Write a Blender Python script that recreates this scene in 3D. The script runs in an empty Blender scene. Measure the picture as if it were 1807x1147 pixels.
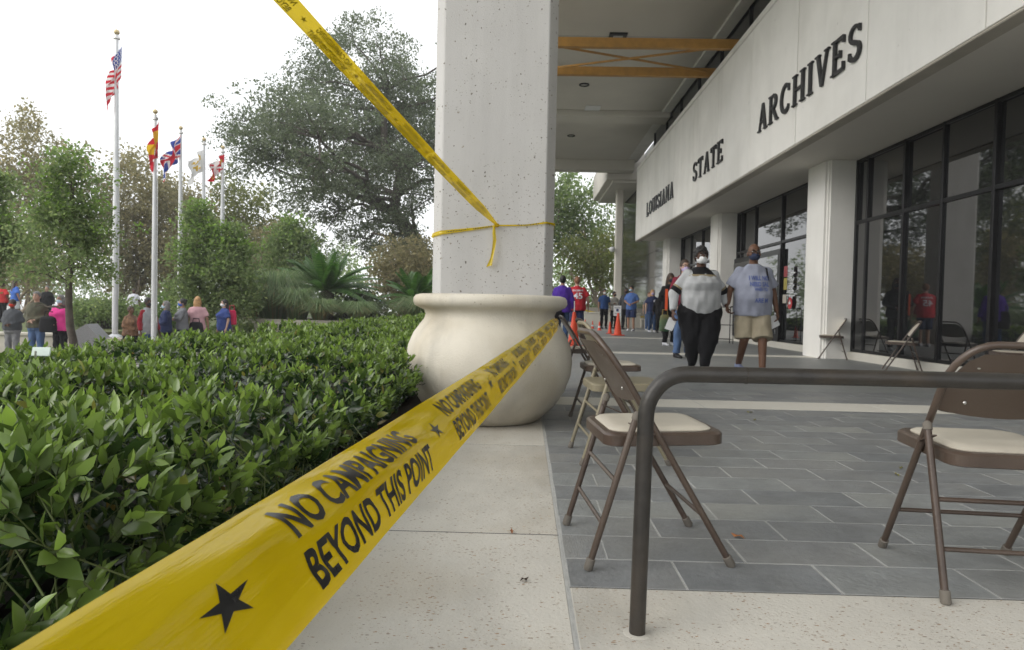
import bpy, bmesh, math, random
import numpy as np
from mathutils import Vector, Matrix, Quaternion, noise as mnoise
from mathutils.bvhtree import BVHTree

sc = bpy.context.scene
COL = sc.collection
rnd = random.Random(7)
RNG = np.random.default_rng(11)
PI = math.pi

# ------------------------------------------------------------------ camera
EYE = np.array([0.0, 0.0, 0.85])
PITCH, ROLL, YAW, FPX = -0.02609, 0.0215, -0.01875, 1193.0
_f = np.array([math.sin(YAW)*math.cos(PITCH), math.cos(YAW)*math.cos(PITCH), math.sin(PITCH)])
_r0 = np.array([math.cos(YAW), -math.sin(YAW), 0.0]); _u0 = np.cross(_r0, _f)
_ri = math.cos(ROLL)*_r0 + math.sin(ROLL)*_u0
_up = -math.sin(ROLL)*_r0 + math.cos(ROLL)*_u0
cam_d = bpy.data.cameras.new('camera'); cam = bpy.data.objects.new('camera', cam_d); COL.objects.link(cam)
cam_d.sensor_width = 36.0; cam_d.lens = 36.0*FPX/1807.0
cam_d.clip_start = 0.05; cam_d.clip_end = 1500
M = Matrix([[_ri[0], _up[0], -_f[0], 0], [_ri[1], _up[1], -_f[1], 0], [_ri[2], _up[2], -_f[2], 0.85], [0, 0, 0, 1]])
cam.matrix_world = M
cam_d.dof.use_dof = True; cam_d.dof.focus_distance = 0.85; cam_d.dof.aperture_fstop = 25.0
sc.camera = cam

# ------------------------------------------------------------------ overcast daylight
SUN_EL, SUN_AZ = math.radians(30), math.radians(243)      # veiled sun to the left and behind the camera
w = bpy.data.worlds.new('World'); sc.world = w; w.use_nodes = True
nt = w.node_tree; bg = nt.nodes['Background']
sky = nt.nodes.new('ShaderNodeTexSky'); sky.sky_type = 'NISHITA'; sky.sun_disc = False
sky.sun_elevation = SUN_EL; sky.sun_rotation = SUN_AZ; sky.air_density = 1.0; sky.dust_density = 4.0
mx = nt.nodes.new('ShaderNodeMix'); mx.data_type = 'RGBA'; mx.inputs['Factor'].default_value = 0.88
mx.inputs['B'].default_value = (10.6, 10.75, 10.9, 1)         # the even white cloud deck
nt.links.new(sky.outputs[0], mx.inputs['A']); nt.links.new(mx.outputs['Result'], bg.inputs[0])
bg.inputs[1].default_value = 0.115
sl = bpy.data.lights.new('sun', 'SUN'); sl.energy = 1.3; sl.angle = math.radians(40); sl.color = (1, .97, .92)
so = bpy.data.objects.new('sun', sl); COL.objects.link(so)
sd = Vector((math.sin(SUN_AZ)*math.cos(SUN_EL), math.cos(SUN_AZ)*math.cos(SUN_EL), math.sin(SUN_EL)))
so.rotation_euler = sd.to_track_quat('Z', 'Y').to_euler(); so.location = (-10, -10, 30)
sc.view_settings.view_transform = 'Standard'; sc.view_settings.look = 'None'
sc.view_settings.exposure = 0.38; sc.view_settings.gamma = 1.0
sc.view_settings.use_curve_mapping = False
sc.cycles.max_bounces = 8; sc.cycles.transparent_max_bounces = 8; sc.cycles.use_denoising = True
sc.cycles.caustics_reflective = False; sc.cycles.caustics_refractive = False

# ------------------------------------------------------------------ survey helpers: sight line through a picture point onto a known plane
def ray(px, py): return _ri*(px-903.5) - _up*(py-573.5) + _f*FPX
def gz(px, py, z=0.0):
    d = ray(px, py); return EYE + d*(z-.85)/d[2]
def gy(px, py, Y):
    d = ray(px, py); return EYE + d*Y/d[1]
def gx(px, py, X):
    d = ray(px, py); return EYE + d*X/d[0]
def proj(P):
    v = np.asarray(P, float)-EYE; k = v @ _f
    return 903.5+FPX*(v @ _ri)/k, 573.5-FPX*(v @ _up)/k

# ------------------------------------------------------------------ object helpers
def tag(o, label=None, cat=None, group=None, kind=None):
    if label: o['label'] = label
    if cat: o['category'] = cat
    if group: o['group'] = group
    if kind: o['kind'] = kind
    return o
def empty(name, loc=(0, 0, 0), rz=0.0):
    o = bpy.data.objects.new(name, None); COL.objects.link(o); o.empty_display_size = .1
    o.location = loc; o.rotation_euler = (0, 0, rz); return o
def link(name, me, parent=None, loc=(0, 0, 0), rz=0.0):
    o = bpy.data.objects.new(name, me); COL.objects.link(o)
    o.location = loc; o.rotation_euler = (0, 0, rz)
    if parent: o.parent = parent
    return o
def copy_tree(o, parent=None):
    c = o.copy(); COL.objects.link(c); c.parent = parent
    for ch in list(o.children): copy_tree(ch, c)
    return c

class MB:
    """collects simple shapes into one mesh"""
    def __init__(s): s.v = []; s.f = []; s.m = []; s.n = 0; s.mi = 0; s.T = None
    def add(s, vs, fs):
        vs = [Vector(p) for p in vs]
        if s.T: vs = [s.T @ p for p in vs]
        s.v += vs; s.f += [tuple(i+s.n for i in f) for f in fs]; s.m += [s.mi]*len(fs); s.n += len(vs); return s
    def box(s, x0, x1, y0, y1, z0, z1):
        return s.add([(x0,y0,z0),(x1,y0,z0),(x1,y1,z0),(x0,y1,z0),(x0,y0,z1),(x1,y0,z1),(x1,y1,z1),(x0,y1,z1)],
                     [(0,3,2,1),(4,5,6,7),(0,1,5,4),(1,2,6,5),(2,3,7,6),(3,0,4,7)])
    def bar(s, a, b, w, h, upv=(0, 0, 1)):
        a, b = Vector(a), Vector(b); d = (b-a).normalized(); x = d.cross(Vector(upv))
        if x.length < 1e-4: x = d.cross(Vector((0, 1, 0)))
        x.normalize(); y = x.cross(d); x *= w/2; y *= h/2
        return s.add([a-x-y, a+x-y, a+x+y, a-x+y, b-x-y, b+x-y, b+x+y, b-x+y],
                     [(0,3,2,1),(4,5,6,7),(0,1,5,4),(1,2,6,5),(2,3,7,6),(3,0,4,7)])
    def loft(s, rings, caps=True):
        n = len(rings[0]); vs = [p for r in rings for p in r]; fs = []
        for k in range(len(rings)-1):
            for i in range(n):
                j = (i+1) % n
                fs.append((k*n+i, k*n+j, (k+1)*n+j, (k+1)*n+i))
        if caps:
            fs.append(tuple(range(n-1, -1, -1))); fs.append(tuple((len(rings)-1)*n+i for i in range(n)))
        return s.add(vs, fs)
    def tube(s, pts, r, seg=8, caps=True):
        pts = [Vector(p) for p in pts]; rs = r if hasattr(r, '__len__') else [r]*len(pts)
        rings = []; nrm = None
        for i, p in enumerate(pts):
            d = (pts[min(i+1, len(pts)-1)]-pts[max(i-1, 0)])
            d = d.normalized() if d.length > 1e-9 else Vector((0, 0, 1))
            if nrm is None:
                nrm = d.orthogonal().normalized()
            else:
                nrm = (nrm-d*nrm.dot(d))
                nrm = nrm.normalized() if nrm.length > 1e-6 else d.orthogonal().normalized()
            b = d.cross(nrm)
            rings.append([p+(nrm*math.cos(2*PI*k/seg)+b*math.sin(2*PI*k/seg))*rs[i] for k in range(seg)])
        return s.loft(rings, caps)
    def lathe(s, prof, seg=32, c=(0, 0, 0), caps=True):
        return s.loft([[(c[0]+r*math.cos(2*PI*k/seg), c[1]+r*math.sin(2*PI*k/seg), c[2]+z) for k in range(seg)] for r, z in prof], caps)
    def ell(s, c, r, seg=12, rg=8, rot=None):
        c = Vector(c); rings = []
        for i in range(1, rg):
            t = PI*i/rg; ring = []
            for k in range(seg):
                p = Vector((r[0]*math.sin(t)*math.cos(2*PI*k/seg), r[1]*math.sin(t)*math.sin(2*PI*k/seg), -r[2]*math.cos(t)))
                if rot: p = rot @ p
                ring.append(c+p)
            rings.append(ring)
        b = Vector((0, 0, -r[2])); t = Vector((0, 0, r[2]))
        if rot: b = rot @ b; t = rot @ t
        n = len(rings)*seg; fs = []
        for k in range(len(rings)-1):
            for i in range(seg):
                j = (i+1) % seg; fs.append((k*seg+i, k*seg+j, (k+1)*seg+j, (k+1)*seg+i))
        for i in range(seg):
            fs.append((n, (i+1) % seg, i)); fs.append((n+1, (rg-2)*seg+i, (rg-2)*seg+(i+1) % seg))
        return s.add([p for q in rings for p in q]+[c+b, c+t], fs)
    def cap(s, a, b, r0, r1, seg=12, flat=False):
        a, b = Vector(a), Vector(b); d = (b-a); L = d.length; d.normalize()
        if flat: return s.tube([a, b], [r0, r1], seg)
        pts = []; rs = []
        for t in (-.98, -.8, -.45): pts.append(a+d*(r0*t)); rs.append(r0*math.sqrt(1-t*t))
        pts += [a, b]; rs += [r0, r1]
        for t in (.45, .8, .98): pts.append(b+d*(r1*t)); rs.append(r1*math.sqrt(1-t*t))
        return s.tube(pts, rs, seg)
    def mesh(s, name, mats, smooth=False, bevel=0.0, bseg=1):
        me = bpy.data.meshes.new(name); me.from_pydata(s.v, [], s.f)
        for m in (mats if isinstance(mats, (list, tuple)) else [mats]): me.materials.append(m)
        if any(s.m): me.polygons.foreach_set('material_index', s.m)
        if bevel:
            bm = bmesh.new(); bm.from_mesh(me)
            bmesh.ops.remove_doubles(bm, verts=bm.verts, dist=1e-6)
            ed = [e for e in bm.edges if len(e.link_faces) == 2 and e.calc_face_angle(0) > .6]
            bmesh.ops.bevel(bm, geom=ed, offset=bevel, segments=bseg, affect='EDGES', profile=.6)
            bm.to_mesh(me); bm.free()
        if smooth:
            me.polygons.foreach_set('use_smooth', [True]*len(me.polygons))
            try: me.set_sharp_from_angle(angle=math.radians(45 if smooth is True else smooth))
            except Exception: pass
        me.update(); return me
    def obj(s, name, mats, parent=None, smooth=False, bevel=0.0, loc=(0, 0, 0), rz=0.0, bseg=1):
        return link(name, s.mesh(name, mats, smooth, bevel, bseg), parent, loc, rz)

def np_mesh(name, V, F, mats, smooth=False, mi=None):
    """V (n,3) and F (m,k) arrays, all faces with k corners"""
    me = bpy.data.meshes.new(name); V = np.asarray(V, np.float32); F = np.asarray(F, np.int32)
    me.vertices.add(len(V)); me.vertices.foreach_set('co', V.ravel())
    k = F.shape[1]; me.loops.add(F.size); me.loops.foreach_set('vertex_index', F.ravel())
    me.polygons.add(len(F)); me.polygons.foreach_set('loop_start', np.arange(0, F.size, k, dtype=np.int32))
    me.polygons.foreach_set('loop_total', np.full(len(F), k, np.int32))
    for m in mats if isinstance(mats, (list, tuple)) else [mats]: me.materials.append(m)
    if mi is not None: me.polygons.foreach_set('material_index', np.asarray(mi, np.int32))
    if smooth: me.polygons.foreach_set('use_smooth', np.ones(len(F), bool))
    me.update(calc_edges=True); me.validate(); return me

# ------------------------------------------------------------------ materials
def _n(nt, t, **kw):
    n = nt.nodes.new('ShaderNode'+t)
    for k, v in kw.items():
        if k in n.inputs.keys(): n.inputs[k].default_value = v
        else: setattr(n, k, v)
    return n
def ramp(nt, src, stops):
    r = nt.nodes.new('ShaderNodeValToRGB'); e = r.color_ramp.elements
    while len(e) < len(stops): e.new(.5)
    for q, (p, c) in zip(e, stops): q.position = p; q.color = (*c, 1) if len(c) == 3 else c
    nt.links.new(src, r.inputs[0]); return r.outputs[0]
def mix(nt, fac, a, b, mode='MIX'):
    m = nt.nodes.new('ShaderNodeMix'); m.data_type = 'RGBA'; m.blend_type = mode
    for sck, v in ((m.inputs['Factor'], fac), (m.inputs['A'], a), (m.inputs['B'], b)):
        if hasattr(v, 'links') or hasattr(v, 'is_linked'): nt.links.new(v, sck)
        else: sck.default_value = v if not isinstance(v, tuple) else ((*v, 1) if len(v) == 3 else v)
    return m.outputs['Result']
class _TC: pass
def coords(nt):
    """object coordinates shifted by a random amount for every object, so alike pieces never repeat a pattern"""
    tc = _n(nt, 'TexCoord'); oi = _n(nt, 'ObjectInfo'); vm = _n(nt, 'VectorMath'); vm.operation = 'MULTIPLY_ADD'
    nt.links.new(oi.outputs['Random'], vm.inputs[0]); vm.inputs[1].default_value = (37.0, 53.0, 71.0); nt.links.new(tc.outputs['Object'], vm.inputs[2])
    t = _TC(); t.outputs = {'Object': vm.outputs[0]}; return t
def mat(name, col, rough=.6, var=.12, scale=6.0, bump=.0, bscale=60.0, metal=0.0, spec=.5, coat=0.0, sheen=0.0, var2=None):
    """plain surface with grain: two noise layers move the colour a little, a third gives fine relief"""
    m = bpy.data.materials.new(name); m.use_nodes = True; nt = m.node_tree; b = nt.nodes['Principled BSDF']
    L = nt.links; tc = coords(nt)
    n1 = _n(nt, 'TexNoise', Scale=scale, Detail=5.0, Roughness=.6); L.new(tc.outputs['Object'], n1.inputs['Vector'])
    lo = tuple(c*(1-var) for c in col); hi = tuple(min(1, c*(1+var)) for c in col)
    c1 = ramp(nt, n1.outputs[0], [(.3, lo), (.7, hi)])
    if var2:
        n3 = _n(nt, 'TexNoise', Scale=scale*.23, Detail=3.0); L.new(tc.outputs['Object'], n3.inputs['Vector'])
        f3 = ramp(nt, n3.outputs[0], [(.45, (0, 0, 0)), (.7, (1, 1, 1))])
        c1 = mix(nt, f3, c1, var2)
    L.new(c1, b.inputs['Base Color'])
    b.inputs['Metallic'].default_value = metal; b.inputs['Specular IOR Level'].default_value = spec
    r = _n(nt, 'MapRange'); r.inputs['To Min'].default_value = max(.02, rough*.85); r.inputs['To Max'].default_value = min(1, rough*1.15)
    L.new(n1.outputs[0], r.inputs[0]); L.new(r.outputs[0], b.inputs['Roughness'])
    if coat: b.inputs['Coat Weight'].default_value = coat; b.inputs['Coat Roughness'].default_value = .1
    if sheen: b.inputs['Sheen Weight'].default_value = sheen
    if bump:
        n2 = _n(nt, 'TexNoise', Scale=bscale, Detail=4.0); L.new(tc.outputs['Object'], n2.inputs['Vector'])
        bp = _n(nt, 'Bump', Strength=bump, Distance=.01); L.new(n2.outputs[0], bp.inputs['Height']); L.new(bp.outputs[0], b.inputs['Normal'])
    return m
def speckle(name, base, flecks, scale, thr, keep, rough=.6, bump=.15, stretch=(1, 1, 1), var=.06, stain=None, pits=0.0, streak=None):
    """cast stone: aggregate flecks or pits from a cell texture, only some cells hold one"""
    m = bpy.data.materials.new(name); m.use_nodes = True; nt = m.node_tree; b = nt.nodes['Principled BSDF']; L = nt.links
    tc = coords(nt); mp = _n(nt, 'Mapping'); mp.inputs['Scale'].default_value = stretch
    L.new(tc.outputs['Object'], mp.inputs['Vector'])
    nz = _n(nt, 'TexNoise', Scale=1.6, Detail=6.0, Roughness=.65); L.new(tc.outputs['Object'], nz.inputs['Vector'])
    col = ramp(nt, nz.outputs[0], [(.3, tuple(c*(1-var) for c in base)), (.7, tuple(c*(1+var) for c in base))])
    if stain:
        n3 = _n(nt, 'TexNoise', Scale=stain[1], Detail=4.0); L.new(tc.outputs['Object'], n3.inputs['Vector'])
        col = mix(nt, ramp(nt, n3.outputs[0], [(.48, (0, 0, 0)), (.75, (stain[2],)*3)]), col, stain[0])
    if streak:
        ms_ = _n(nt, 'Mapping'); ms_.inputs['Scale'].default_value = streak[:3]; L.new(tc.outputs['Object'], ms_.inputs['Vector'])
        ns_ = _n(nt, 'TexNoise', Scale=1.0, Detail=6.0, Roughness=.62); L.new(ms_.outputs[0], ns_.inputs['Vector'])
        col = mix(nt, 1.0, col, ramp(nt, ns_.outputs[0], [(.36, (1-streak[3],)*3), (.5, (1, 1, 1)), (.66, (1+streak[3]*.3,)*3)]), 'MULTIPLY')
    dn = _n(nt, 'TexNoise', Scale=scale*1.7, Detail=2.0); L.new(mp.outputs[0], dn.inputs['Vector'])
    vm = _n(nt, 'VectorMath'); vm.operation = 'SCALE'; vm.inputs['Scale'].default_value = .9/scale; L.new(dn.outputs[1], vm.inputs[0])
    va = _n(nt, 'VectorMath'); va.operation = 'ADD'; L.new(mp.outputs[0], va.inputs[0]); L.new(vm.outputs[0], va.inputs[1])
    cn_ = _n(nt, 'TexNoise', Scale=scale*.09, Detail=3.0); L.new(tc.outputs['Object'], cn_.inputs['Vector'])
    cln = _n(nt, 'MapRange'); cln.inputs['From Min'].default_value = .32; cln.inputs['From Max'].default_value = .68; L.new(cn_.outputs[0], cln.inputs[0])
    hs = []
    for k, (sc_, th, kp) in enumerate(((scale, thr, keep), (scale*2.6, thr*.9, keep*.8))):
        vo = _n(nt, 'TexVoronoi', Scale=sc_); L.new(va.outputs[0], vo.inputs['Vector'])
        sp = _n(nt, 'SeparateColor'); L.new(vo.outputs['Color'], sp.inputs[0])
        th_m = _n(nt, 'Math', operation='MULTIPLY'); L.new(sp.outputs[1], th_m.inputs[0]); th_m.inputs[1].default_value = th*1.6
        lt = _n(nt, 'Math', operation='LESS_THAN'); L.new(vo.outputs['Distance'], lt.inputs[0]); L.new(th_m.outputs[0], lt.inputs[1])
        clm = _n(nt, 'Math', operation='MULTIPLY'); L.new(cln.outputs[0], clm.inputs[0]); clm.inputs[1].default_value = kp*2.0
        kpn = _n(nt, 'Math', operation='LESS_THAN'); L.new(sp.outputs[0], kpn.inputs[0]); L.new(clm.outputs[0], kpn.inputs[1])
        mu = _n(nt, 'Math', operation='MULTIPLY'); L.new(lt.outputs[0], mu.inputs[0]); L.new(kpn.outputs[0], mu.inputs[1])
        fc = ramp(nt, sp.outputs[2], [(i/max(1, len(flecks)-1), c) for i, c in enumerate(flecks)])
        col = mix(nt, mu.outputs[0], col, fc); hs.append(mu.outputs[0])
    L.new(col, b.inputs['Base Color']); b.inputs['Roughness'].default_value = rough
    n2 = _n(nt, 'TexNoise', Scale=90.0, Detail=4.0); L.new(tc.outputs['Object'], n2.inputs['Vector'])
    sb = _n(nt, 'Math', operation='MULTIPLY_ADD'); L.new(hs[0], sb.inputs[0]); sb.inputs[1].default_value = -pits; L.new(n2.outputs[0], sb.inputs[2])
    bp = _n(nt, 'Bump', Strength=bump, Distance=.01); L.new(sb.outputs[0], bp.inputs['Height']); L.new(bp.outputs[0], b.inputs['Normal'])
    return m
def leafmat(name, c0, c1, c2=None, rough=.35, trans=.45, spec=.4, attr=None, dead=None):
    """foliage: every leaf takes its own tone; light passes through a little"""
    m = bpy.data.materials.new(name); m.use_nodes = True; nt = m.node_tree; b = nt.nodes['Principled BSDF']; L = nt.links
    g = _n(nt, 'NewGeometry')
    col = ramp(nt, g.outputs['Random Per Island'], [(0, c0), (.75, c1), (1, c2 or c1)] if not dead else [(0, c0), (.75, c1), (.972, c2), (.982, dead)])
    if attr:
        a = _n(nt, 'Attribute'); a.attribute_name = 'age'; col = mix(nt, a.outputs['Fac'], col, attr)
    L.new(col, b.inputs['Base Color']); b.inputs['Roughness'].default_value = rough; b.inputs['Specular IOR Level'].default_value = spec
    t = _n(nt, 'BsdfTranslucent'); hs = _n(nt, 'HueSaturation', Saturation=1.12, Value=1.75); L.new(col, hs.inputs['Color']); L.new(hs.outputs[0], t.inputs[0])
    ms = _n(nt, 'MixShader'); ms.inputs[0].default_value = trans
    L.new(b.outputs[0], ms.inputs[1]); L.new(t.outputs[0], ms.inputs[2]); L.new(ms.outputs[0], nt.nodes['Material Output'].inputs[0])
    return m

M_ = {}
M_['slate'] = None
def slate_mat():
    m = mat('slate', (.205, .211, .214), .46, .2, 6.0, .35, 45, var2=(.25, .25, .24)); nt = m.node_tree; L = nt.links
    b = nt.nodes['Principled BSDF']
    oi = _n(nt, 'ObjectInfo'); src = b.inputs['Base Color'].links[0].from_socket
    r = ramp(nt, oi.outputs['Random'], [(0, (.84, .86, .88)), (.5, (.98, .98, .98)), (1, (1.09, 1.11, 1.09))])
    tc = coords(nt); mp = _n(nt, 'Mapping'); mp.inputs['Scale'].default_value = (4, 7, 1); L.new(tc.outputs['Object'], mp.inputs[0])
    n = _n(nt, 'TexNoise', Scale=4.0, Detail=6.0, Roughness=.7); L.new(mp.outputs[0], n.inputs[0])
    st = ramp(nt, n.outputs[0], [(.35, (.92, .92, .92)), (.68, (1.08, 1.08, 1.08))])
    L.new(mix(nt, 1.0, mix(nt, 1.0, src, r, 'MULTIPLY'), st, 'MULTIPLY'), b.inputs['Base Color'])
    return m
M_['slate'] = slate_mat()
M_['grout'] = mat('grout', (.40, .40, .385), .9, .15, 20, .3, 200)
M_['terrazzo'] = speckle('washed_stone', (.53, .508, .455), [(.16, .12, .085), (.32, .20, .11), (.24, .22, .19), (.42, .31, .19)], 60, .23, .5, .62, .25, (1, 1.8, 1), .08, ((.42, .375, .30), 1.5, .75), .5, streak=(1.3, .5, 1, .22))
M_['strip'] = speckle('strip_stone', (.58, .56, .50), [(.25, .2, .15), (.4, .36, .3)], 50, .16, .3, .6, .15, (1, 1, 1), .05)
M_['concrete'] = speckle('cast_concrete', (.52, .51, .495), [(.10, .09, .07), (.2, .18, .15), (.33, .30, .25)], 23, .17, .5, .75, .3, (1, 1, 1), .035, ((.45, .44, .42), 1.1, .6), 1.6, streak=(2.2, 2.2, .22, .09))
M_['panel'] = speckle('panel_concrete', (.80, .79, .755), [(.3, .29, .27), (.4, .39, .36)], 9, .07, .2, .75, .15, (1, 1, 1), .04, ((.64, .63, .59), .7, .7), .5, streak=(1.6, 1.6, .16, .06))
M_['pot'] = speckle('pot_stone', (.60, .56, .475), [(.45, .40, .30), (.3, .25, .18)], 40, .12, .3, .62, .3, (1, 1, 1), .07, ((.45, .385, .275), 1.7, .85), .9, streak=(2.4, 2.4, .5, .2))
M_['soffit'] = mat('soffit_plaster', (.68, .65, .59), .85, .05, .7, .1, 60, var2=(.61, .58, .52))
M_['dark_metal'] = mat('dark_bronze', (.022, .022, .024), .38, .2, 8, metal=.6)
M_['glass'] = mat('tinted_glass', (.012, .013, .014), .025, .1, 1.0, spec=.5); M_['glass'].node_tree.nodes['Principled BSDF'].inputs['IOR'].default_value = 2.25
M_['granite'] = mat('polished_granite', (.045, .046, .043), .09, .25, 30, spec=.9)
M_['beam'] = mat('brace_paint', (.42, .22, .045), .55, .18, 5, .1, 60)
M_['chair_brown'] = mat('brown_enamel', (.066, .045, .034), .34, .22, 9, .10, 140, spec=.5, var2=(.088, .065, .050))
M_['pad'] = mat('cream_vinyl', (.52, .48, .40), .42, .05, 12, .12, 220)
M_['khaki'] = mat('khaki_enamel', (.21, .185, .125), .36, .15, 9, .05, 120)
M_['rubber'] = mat('grey_rubber', (.14, .125, .105), .8, .15, 20)
M_['steel'] = mat('steel', (.55, .54, .52), .3, .1, 10, metal=1.0)
M_['rail'] = mat('rail_paint', (.027, .024, .021), .42, .3, 14, .15, 70, var2=(.058, .042, .028))
M_['white'] = mat('white_paint', (.78, .79, .80), .4, .04, 4)
M_['pole'] = mat('pole_aluminium', (.62, .63, .64), .42, .08, 4, metal=.3)
M_['brass'] = mat('brass', (.52, .42, .24), .4, .1, 8, metal=.5)
M_['cone'] = mat('cone_orange', (.80, .075, .022), .5, .08, 6)
M_['bark'] = mat('bark', (.075, .062, .050), .95, .35, 9, .8, 40)
M_['bark_pale'] = mat('pale_bark', (.26, .21, .155), .9, .3, 6, .5, 40)
M_['soil'] = mat('soil', (.05, .036, .026), .95, .3, 12, .7, 40)
M_['lawn'] = mat('lawn', (.085, .115, .035), .95, .25, 3, .6, 60, var2=(.12, .12, .045))
M_['paving'] = mat('plaza_paving', (.33, .315, .29), .85, .12, 2, .2, 50)
M_['asphalt'] = mat('asphalt', (.055, .055, .056), .9, .15, 5, .4, 120)
M_['stone_wall'] = mat('pale_limestone', (.46, .43, .37), .8, .12, 3, .2, 40, var2=(.36, .33, .28))

# ================================================================== GROUND AND TERRACE
GZ = -0.80                                                     # level of the plaza below the terrace
g = MB(); g.add([(-140, -50, GZ), (140, -50, GZ), (140, 115, GZ), (-140, 115, GZ)], [(0, 1, 2, 3)])
tag(g.obj('ground', M_['lawn']), kind='structure')
g = MB(); g.box(-13.5, -3.35, -6, 60, GZ-.2, GZ+.012); g.box(-3.4, 9, -10, .2, GZ-.2, GZ+.012)
tag(g.obj('plaza_path', M_['paving']), kind='structure')
g = MB(); g.add([(-120, 47, GZ+.02), (120, 47, GZ+.02), (120, 55, GZ+.02), (-120, 55, GZ+.02)], [(0, 1, 2, 3)])
tag(g.obj('road', M_['asphalt']), kind='structure')
g = MB(); g.box(-46, -13.4, 19.6, 40, GZ-.1, -.22)
tag(g.obj('raised_lawn', M_['lawn']), kind='structure')
g = MB(); g.box(-3.35, -.66, .95, 44, GZ-.1, -.06)
tag(g.obj('planting_bed', M_['soil']), kind='structure')
g = MB(); g.box(-6.5, -3.3, 27.2, 31.5, GZ-.1, -.5)
tag(g.obj('landing', M_['paving']), kind='structure')

terrace = MB(); terrace.box(-.655, 6.6, 1.22, 46, GZ-.1, -.0013)
terrace = tag(terrace.obj('terrace', M_['grout']), kind='structure')
for k in range(4):                                              # the flight of steps at the front of the terrace
    s_ = MB(); s_.box(-.65, 6.6, .02+.3*k, .318+.3*k, GZ-.05, GZ+.16*(k+1)-.004)
    s_.obj('step', M_['terrazzo'], terrace, bevel=.008)

def slab(x0, x1, y0, y1, m, name):
    b_ = MB(); b_.box(x0-(x0+x1)/2, x1-(x0+x1)/2, y0-(y0+y1)/2, y1-(y0+y1)/2, -.03, 0)
    o = b_.obj(name, m, terrace, bevel=.004, loc=((x0+x1)/2, (y0+y1)/2, rnd.uniform(.0002, .0012)))
    return o
jy = [1.22, 2.52]+[2.52+1.64*k for k in range(1, 27)]
for a, b in zip(jy[:-1], jy[1:]): slab(-.65, .144, a+.004, min(46, b-.004), M_['terrazzo'], 'paving_slab')
jx = [.152, 1.62, 3.26, 4.90, 6.56]
for a, b in zip(jx[:-1], jx[1:]): slab(a+.003, b-.003, 1.22, 2.045, M_['terrazzo'], 'paving_slab')
for y_ in jy[1:22]:
    s_ = MB(); s_.box(-.65, .144, y_-.0036, y_+.0036, -.02, -.0008); s_.obj('joint', M_['dark_metal'], terrace)
for x_ in jx[1:4]:
    s_ = MB(); s_.box(x_-.0028, x_+.0028, 1.225, 2.044, -.02, -.0008); s_.obj('joint', M_['dark_metal'], terrace)
s_ = MB(); s_.box(.1445, .1505, 1.225, 46, -.02, -.0007); s_.obj('joint', M_['grout'], terrace)
s_ = MB(); s_.box(.155, 6.55, 2.0455, 2.0505, -.02, -.0008); s_.obj('joint', M_['dark_metal'], terrace)
strips = [(5.98, 6.50), (13.18, 13.70), (20.38, 20.90), (27.58, 28.10), (34.78, 35.3)]
for (a, b) in strips:
    for x0, x1 in zip(jx[:-1], jx[1:]): slab(x0+.003, x1-.003, a, b, M_['strip'], 'band_stone')

TL, TW, GAP = .4726, .2369, .0080
tm = MB(); tm.box(-TL/2+GAP/2, TL/2-GAP/2, -TW/2+GAP/2, TW/2-GAP/2, -.03, 0)
tile_me = tm.mesh('slate_tile', M_['slate'], bevel=.0016)
tile_count = 0; field = MB()
row_off = [.36, gz(1477.6, 993.4)[0] % TL, gz(1531, 952)[0] % TL]
fields = [(2.05, 5.97), (6.51, 13.17), (13.71, 20.37), (20.91, 27.57), (28.11, 34.77), (35.31, 45.9)]
for fi, (ya, yb) in enumerate(fields):
    y = ya; r = 0
    while y < yb-.05:
        wd = min(TW, yb-y)
        off = row_off[r] % TL if (fi == 0 and r < 3) else ((r % 2)*.5+rnd.uniform(-.13, .13))*TL % TL
        x = .155-TL+off
        while x < 6.55:
            x0, x1 = max(x, .155), min(x+TL, 6.55)
            if x1-x0 > .006:
                if tile_count < 300:
                    o = link('slate_tile', tile_me, terrace, ((x0+x1)/2, y+wd/2, rnd.uniform(.0, .0012)))
                    o.scale = ((x1-x0)/TL, wd/TW, 1); tile_count += 1
                    o.rotation_euler = (rnd.gauss(0, .0009), rnd.gauss(0, .0006), 0)
                else:
                    field.add([(x0+.003, y+.003, z_) if False else (x0+.003, y+.003, 0) for z_ in (0,)] +
                              [(x1-.003, y+.003, 0), (x1-.003, y+wd-.003, 0), (x0+.003, y+wd-.003, 0)], [(0, 1, 2, 3)])
            x += TL
        y += TW; r += 1
tag(field.obj('slate_tile_field', M_['slate'], terrace), kind='stuff')

# ================================================================== THE BUILDING
bld = empty('office_building', (5.5, 14, 0)); bld.location = (0, 0, 0)
tag(bld, 'low pale concrete public building with tinted windows and a projecting lettered fascia', 'building')
FX, FB, FT = 4.6, 3.775, 6.70
panel_cache = {}
PW = 2.42
for k in range(13):
    y1 = 28.8-PW*k; y0 = y1-PW
    b_ = MB(); b_.box(0, .24, -PW/2+.011, PW/2-.011, FB, FT)
    if 'p' not in panel_cache: panel_cache['p'] = b_.mesh('fascia_panel', M_['panel'], bevel=.006)
    link('fascia_panel', panel_cache['p'], bld, (FX+rnd.uniform(-.003, .003), (y0+y1)/2, 0))
    c_ = MB(); c_.box(-.012, .26, -PW/2+.006, PW/2-.006, FT+.012, FT+.155)
    if 'c' not in panel_cache: panel_cache['c'] = c_.mesh('coping', M_['panel'], bevel=.012)
    link('coping', panel_cache['c'], bld, (FX, (y0+y1)/2, 0))
b_ = MB(); b_.box(FX+.245, FX+.30, -2.6, 28.8, FB+.02, FT+.1); b_.obj('fascia_backing', M_['dark_metal'], bld)
b_ = MB(); b_.box(FX+.004, FX+.22, -2.6, 28.79, FB-.035, FB-.003); b_.obj('drip_edge', M_['stone_wall'], bld, bevel=.01)
b_ = MB(); b_.box(FX+.225, 6.62, -2.6, 28.79, FB+.004, FB+.10); b_.obj('entrance_soffit', M_['soffit'], bld)
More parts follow.
